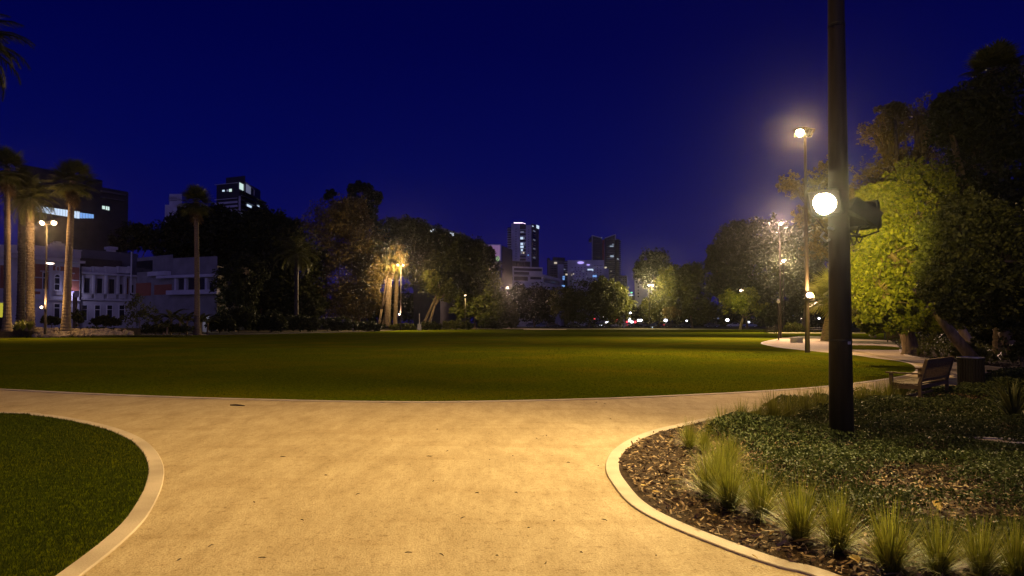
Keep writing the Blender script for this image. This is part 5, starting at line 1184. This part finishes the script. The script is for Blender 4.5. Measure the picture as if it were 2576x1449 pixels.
for r, m_ in (((1540, 612.6, 1544, 615.2), 'winw'), ((1534, 617.4, 1543.5, 620.6), 'winw'), ((1535, 642.5, 1544, 646.5), 'winw'), ((1530, 618, 1532.5, 620.4), 'windim'), ((1536, 680.7, 1538.5, 683.2), 'winwarm'), ((1521, 671, 1526.5, 675.4), 'winwarm'), ((1529, 628, 1541, 630), 'windim'), ((1528, 633, 1537, 635.3), 'windim'), ((1528, 648.8, 1540, 651), 'windim'), ((1511.5, 597.4, 1514.5, 599.5), 'winw')): win(f, b13, r, M[m_], None, .1)
win(g, b13, (1552.5, 650.5, 1556, 653.8), M['winw'], None, .2)
f = Fac(1555, 380, 1578, 384); b14 = bldg('office_block', 'narrow dim block right of the V-roofed tower', f)
part('wall', lambda mb: f.body(mb, 692, 694, 16), M['midwall'], b14)
for i in range(4):
    for j in range(5): win(f, b14, (1558+i*4.7, 697+j*5.5, 1560.8+i*4.7, 699.5+j*5.5), M['glass'] if (i*j) % 4 != 1 else M['windim'], None, .06)
f = Fac(1597, 270, 1648, 274); b15 = bldg('lit_top_building', 'pale slim building with violet lights at its top behind the dome-topped tree', f)
part('wall', lambda mb: f.body(mb, 665, 665, 18), M['render'], b15)
for r in ((1612.7, 666.5, 1622, 668.2), (1623, 667.5, 1629, 669.5), (1636, 666.5, 1641.5, 671), (1631, 674, 1634, 676.5), (1642, 677, 1648, 681)): win(f, b15, r, M['winp'], None, .2)
for j in range(9): win(f, b15, (1604, 680+j*8, 1607, 684+j*8), M['glass'] if j % 3 else M['windim'], None, .06)
f = Fac(1578, 300, 1602, 300); b16 = bldg('shop_building', 'dim low building with a cyan sign and a white lit bar', f)
part('wall', lambda mb: f.body(mb, 744, 744, 12), M['midwall'], b16); part('lit_sign', lambda mb: f.rect(mb, 1583, 741.8, 1592, 744, .2, .5), M['winw'], b16); part('lit_sign', lambda mb: disc(mb, f, 1588.5, 736, 3.4, .6, .3), M['green'], b16)
part('sign_post', lambda mb: f.rect(mb, 1588, 737, 1589, 745, -.2, .1), M['metal'], b16)

# ------------------------------------------------------------------ road, cars, signals
tag(obj('road', MB().quad((-150, 205, .03), (150, 205, .03), (150, 222, .03), (-150, 222, .03)), M['road']), kind='structure')
paint = {k: mat('car paint '+k, c, None, rough=.3, spec=.6) for k, c in dict(silver=(.42, .44, .48), white=(.7, .7, .7), dark=(.04, .04, .05), blue=(.08, .12, .3), red=(.3, .03, .03)).items()}
M['tyre'] = mat('tyre', (.02, .02, .02), None, rough=.8)
def car_proto(label):
    t = thing('parked_car', label, 'car', (0, 0, 0)); prof = [(-2.2, .35), (-2.25, .75), (-2.1, .92), (-1.35, .98), (-.75, 1.42), (.55, 1.45), (1.2, 1.02), (2.05, .85), (2.25, .6), (2.2, .35)]
    mb = MB(); n = len(prof); vs = [(x, s*(.86 if z < 1.0 else .68), z) for s in (-1, 1) for x, z in prof]
    mb.add(vs, [tuple(range(n)), tuple(range(2*n-1, n-1, -1))]+[(i, n+i, n+(i+1) % n, (i+1) % n) for i in range(n)]); obj('body', mb, paint['silver'], t)
    gl = MB()
    for s in (-1, 1): gl.add([(-1.2, s*.80, 1.0), (-.72, s*.70, 1.38), (.5, s*.70, 1.40), (1.05, s*.80, 1.03)], [(0, 1, 2, 3)])
    gl.add([(1.22, -.7, 1.03), (1.22, .7, 1.03), (.58, .62, 1.43), (.58, -.62, 1.43)], [(0, 1, 2, 3)]); gl.add([(-1.37, -.7, 1.0), (-1.37, .7, 1.0), (-.79, .62, 1.4), (-.79, -.62, 1.4)], [(0, 1, 2, 3)]); obj('window', gl, M['glass'], t)
    for x in (-1.4, 1.4):
        for s in (-1, 1): w_ = obj('wheel', MB().tube([(x, s*.70, .32), (x, s*.90, .32)], .32, 12), M['tyre'], t); obj('hubcap', MB().tube([(x, s*.88, .32), (x, s*.92, .32)], .18, 8), M['steel'], w_)
    for s in (-1, 1): obj('headlight', MB().box((2.2, s*.6, .66), (.08, .34, .14)), M['glass'], t); obj('tail_light', MB().box((-2.23, s*.62, .78), (.06, .3, .13)), M['glass'], t)
    return t
cars = [(1847, 214, 'silver', 180, 'off', 'pale car in profile between two trunks right of the white lamps'), (1578, 216, 'white', 5, 'off', 'white car under the brightest road signs'), (1556, 211, 'silver', 185, 'off', 'silver car left of the thin pole by the road'),
 (1597, 209, 'dark', 0, 'tail', 'dark car with a red tail light right of the brightest signs'), (1531, 213, 'dark', 178, 'head', 'dark car with one white headlight under the white box sign'), (1508, 216, 'blue', 20, 'off', 'dark blue car near the left traffic signal'), (1490, 212, 'dark', 0, 'head', 'car with lights showing under the right side of the round tree'),
 (1688, 213, 'dark', 0, 'tail', 'dark car with a red tail light before the olive tree'), (1650, 214, 'blue', 0, 'off', 'bluish car just right of the far floodlight pole'), (1725, 216, 'dark', 0, 'off', 'dark car behind the pale trunk of the olive tree'), (1790, 214, 'dark', 180, 'off', 'dark car left of the pale car'), (1885, 216, 'blue', 0, 'off', 'bluish car behind the trunk right of the pale car'),
 (1442, 213, 'dark', 10, 'off', 'dark car low under the left of the round tree'), (1366, 215, 'blue', 0, 'off', 'left car of the dim row before the black trees'), (1340, 216, 'dark', 0, 'off', 'middle car of the dim row before the black trees'), (1390, 214, 'dark', 0, 'off', 'right car of the dim row before the black trees'), (1615, 217, 'silver', 3, 'off', 'silver car left of the far floodlight pole')]
c0 = car_proto('x')
for i, (px, Y, pc, rz, li, lab) in enumerate(cars):
    p = gx(px, Y, .03); o = c0 if i == 0 else dup(c0, p, R(rz), lab); o.location = p; o.rotation_euler = (0, 0, R(rz)); o['label'] = lab; o['group'] = 'cars along the road beyond the lawn'
    for ch in o.children:
        if ch.name.startswith('body') and pc != 'silver': ch.data = ch.data.copy(); ch.data.materials[0] = paint[pc]
        if li == 'tail' and ch.name.startswith('tail'): ch.data = ch.data.copy(); ch.data.materials[0] = M['red']
        if li == 'head' and ch.name.startswith('headl'): ch.data = ch.data.copy(); ch.data.materials[0] = M['lampw']
def signal(px, Y, ypx, lab, m):
    z = at(px, ypx, Y).z; t = thing('traffic_light', lab, 'traffic light', (*gx(px, Y).xy, 0), 0, 'traffic signals by the road')
    obj('post', MB().tube([(0, 0, 0), (0, 0, z+.5)], .09, 8), M['metal'], t); obj('housing', MB().box((0, -.12, z-.2), (.4, .2, 1.2)), M['darkwall'], t); obj('lit_lamp', MB().ball((0, -.26, z), (.34, .1, .34), 10, 6), m, t)
    obj('lens', MB().ball((0, -.24, z-.45), (.14, .05, .14), 8, 5), M['glass'], t)
signal(1494, 207, 802, 'red traffic light on the left, under the edge of the round tree', M['red']); signal(1552.7, 206, 802.4, 'red traffic light left of the thin pole by the road', M['red']); signal(1597.5, 206, 810, 'low red traffic light right of the brightest signs', M['red']); signal(1577, 228, 809.5, 'small red traffic light between the thin pole and the brightest signs', M['red'])
def litbox(px, py, w_, h_, Y, lab, m, name='illuminated_sign'):
    q = at(px, py, Y); p = gx(px, Y); t = thing(name, lab, 'illuminated sign', (*p.xy, 0)); s = PX(Y)
    obj('post', MB().box((0, .1, q.z/2), (.14, .14, q.z)), M['metal'], t); obj('sign_panel', MB().box((0, 0, q.z), (w_*s, .12, h_*s)), m, t); obj('frame', MB().box((0, .09, q.z), (w_*s+.16, .05, h_*s+.16)), M['metal'], t)
litbox(1583.7, 805, 5.5, 9, 226, 'brightest upright white sign beside the road', M['lampw']); litbox(1590, 810, 5.5, 5, 224, 'round-cornered white sign low right of the brightest one', M['lampw']); litbox(1527, 810.5, 6, 4.5, 224, 'white box sign left of the red traffic lights', M['lampw'])
litbox(1550.6, 808.6, 5.5, 2, 212, 'thin red lit bar sign below the red traffic light', M['red']); litbox(1560, 810.5, 4, 2.2, 226, 'small white lit sign right of the red bar', M['lampw']); litbox(1641, 824, 2.2, 4.5, 196, 'small white lit bollard sign by the far pole', M['winw'])
p = gx(1569.7, 204); t = thing('flag_pole', 'thin grey pole standing by the road between the red light and the signs', 'pole', p); obj('shaft', MB().tube([(0, 0, 0), (0, 0, at(1569, 782, 204).z)], [.22, .12], 8), M['steel'], t); obj('finial', MB().ball((0, 0, at(1569, 781, 204).z), .2, 8, 5), M['winwarm'], t)

# ------------------------------------------------------------------ small things round the lawn
def pillbox(px, yt, yb, wpx, Y, lab, m, name='service_box', cat='service box', d=.3):
    p = gx(px, Y); zb = max(at(px, yb, Y).z, 0); zt = at(px, yt, Y).z; t = thing(name, lab, cat, (p.x, p.y, 0)); w_ = wpx*PX(Y)
    obj('body', MB().box((0, 0, (zb+zt)/2), (w_, d, zt-zb)), m, t); obj('cap', MB().box((0, 0, zt+.03), (w_+.06, d+.06, .06)), m, t); obj('plinth', MB().box((0, 0, zb/2+.03), (w_+.04, d+.04, zb+.06)), M['conc'], t)
    obj('door', MB().box((0, -d/2-.012, (zb+zt)/2), (w_*.8, .02, (zt-zb)*.86)), m, t)
    return t
pillbox(891.5, 816, 828, 8.5, 122, 'white box on the verge right of the small sign plate', M['white']); pillbox(1055, 815.5, 823, 9, 138, 'pale box with a thin mast right of the lit palm', M['conc'])
obj('mast', MB().tube([(0, 0, 1.0), (0, 0, 3.4)], .09, 6), M['conc'], [o for o in C.objects if o.get('label', '').startswith('pale box')][0])
pillbox(519, 797, 806, 15, 112, 'bright white box low beside the rightmost banana plant', M['white']); point('box_light', at(519, 790, 109), 120, (.8, .85, 1.), .1)
pillbox(2192, 822, 845, 9.5, 80, 'small white upright box on the grass right of the foreground pole', M['white'])
pillbox(2397, 793, 866, 16, 47, 'tall grey electrical cabinet between the trunks at the right', M['conc'], 'electrical_cabinet', 'cabinet', .45)
p = gx(825, 120); t = thing('sign_plate', 'small white sign plate on a short post in the dark verge', 'sign', (p.x, p.y, 0)); z = at(825, 811.5, 120).z; obj('post', MB().box((0, .04, z/2), (.08, .05, z)), M['metal'], t); obj('plate', MB().box((0, 0, z), (.6, .03, .5)), M['white'], t)
p = gx(2407.5, 44); t = thing('slim_post', 'slim white post beside the leaning tan trunk', 'post', (p.x, p.y, 0)); obj('shaft', MB().tube([(0, 0, 0), (0, 0, at(2407, 781, 44).z)], .045, 8), M['white'], t); obj('tip', MB().ball((0, 0, at(2407, 780, 44).z), .07, 8, 5), M['white'], t); obj('footing', MB().box((0, 0, .05), (.2, .2, .1)), M['conc'], t)
p = gx(2003.5, 54); t = thing('stone_block', 'low rectangular grey stone seat on the gravel left of the second pole', 'stone seat', (p.x, p.y, 0)); obj('block', MB().box((0, 0, .21), (.82, .5, .40)), M['conc'], t); obj('tap', MB().tube([(.1, 0, .4), (.1, 0, .46), (.14, 0, .46)], .02, 6), M['steel'], t)
p = gx(2056, 108); t = thing('picnic_table', 'pale picnic table far behind the second pole', 'picnic table', (p.x, p.y, 0))
obj('table_top', MB().box((0, 0, .75), (1.9, .8, .06)), M['conc'], t)
for s in (-1, 1): obj('bench_seat', MB().box((0, s*.75, .45), (1.9, .28, .05)), M['conc'], t); obj('leg', MB().box((s*.6, 0, .36), (.08, 1.5, .08)).box((s*.6, 0, .55), (.1, .1, .38)).box((s*.6, -.5, .16), (.1, .1, .32)).box((s*.6, .5, .16), (.1, .1, .32)), M['metal'], t)
bench('park_bench', 'tiny dark bench on the far grass left of the slim floodlight pole', (gx(1941, 95).x, 95, .02), R(10), 1.5)
for i, (x, y, Y) in enumerate([(1563, 331, 900), (1149, 439, 900), (1968, 523, 900)]):
    pass

# ------------------------------------------------------------------ haze, added to give the lamps halos
hz = MB(); hz.box((0, 260, 41), (560, 700, 104)); hz = obj('haze', hz, None)
hm = bpy.data.materials.new('haze'); hm.use_nodes = True; nt = hm.node_tree; nt.nodes.clear()
ou = nt.nodes.new('ShaderNodeOutputMaterial'); pv = nt.nodes.new('ShaderNodeVolumePrincipled'); pv.inputs['Density'].default_value = 0.00006; pv.inputs['Color'].default_value = (.9, .9, .95, 1); pv.inputs['Anisotropy'].default_value = 0.955
nt.links.new(pv.outputs[0], ou.inputs['Volume']); hz.data.materials.append(hm); tag(hz, kind='stuff', label='thin haze added over the park for the lamp halos')
hz.location = (0, 0, 0)

# ------------------------------------------------------------------ render settings
sc.render.engine = 'CYCLES'; cy = sc.cycles
cy.use_denoising = True; cy.max_bounces = 5; cy.diffuse_bounces = 2; cy.glossy_bounces = 2; cy.transmission_bounces = 2; cy.volume_bounces = 0; cy.transparent_max_bounces = 6
cy.sample_clamp_indirect = 4; cy.use_light_tree = True; cy.caustics_reflective = False; cy.caustics_refractive = False
cy.use_adaptive_sampling = True; cy.adaptive_threshold = 0.01
sc.view_settings.view_transform = 'Standard'; sc.view_settings.look = 'None'; sc.view_settings.exposure = 0; sc.view_settings.gamma = 1
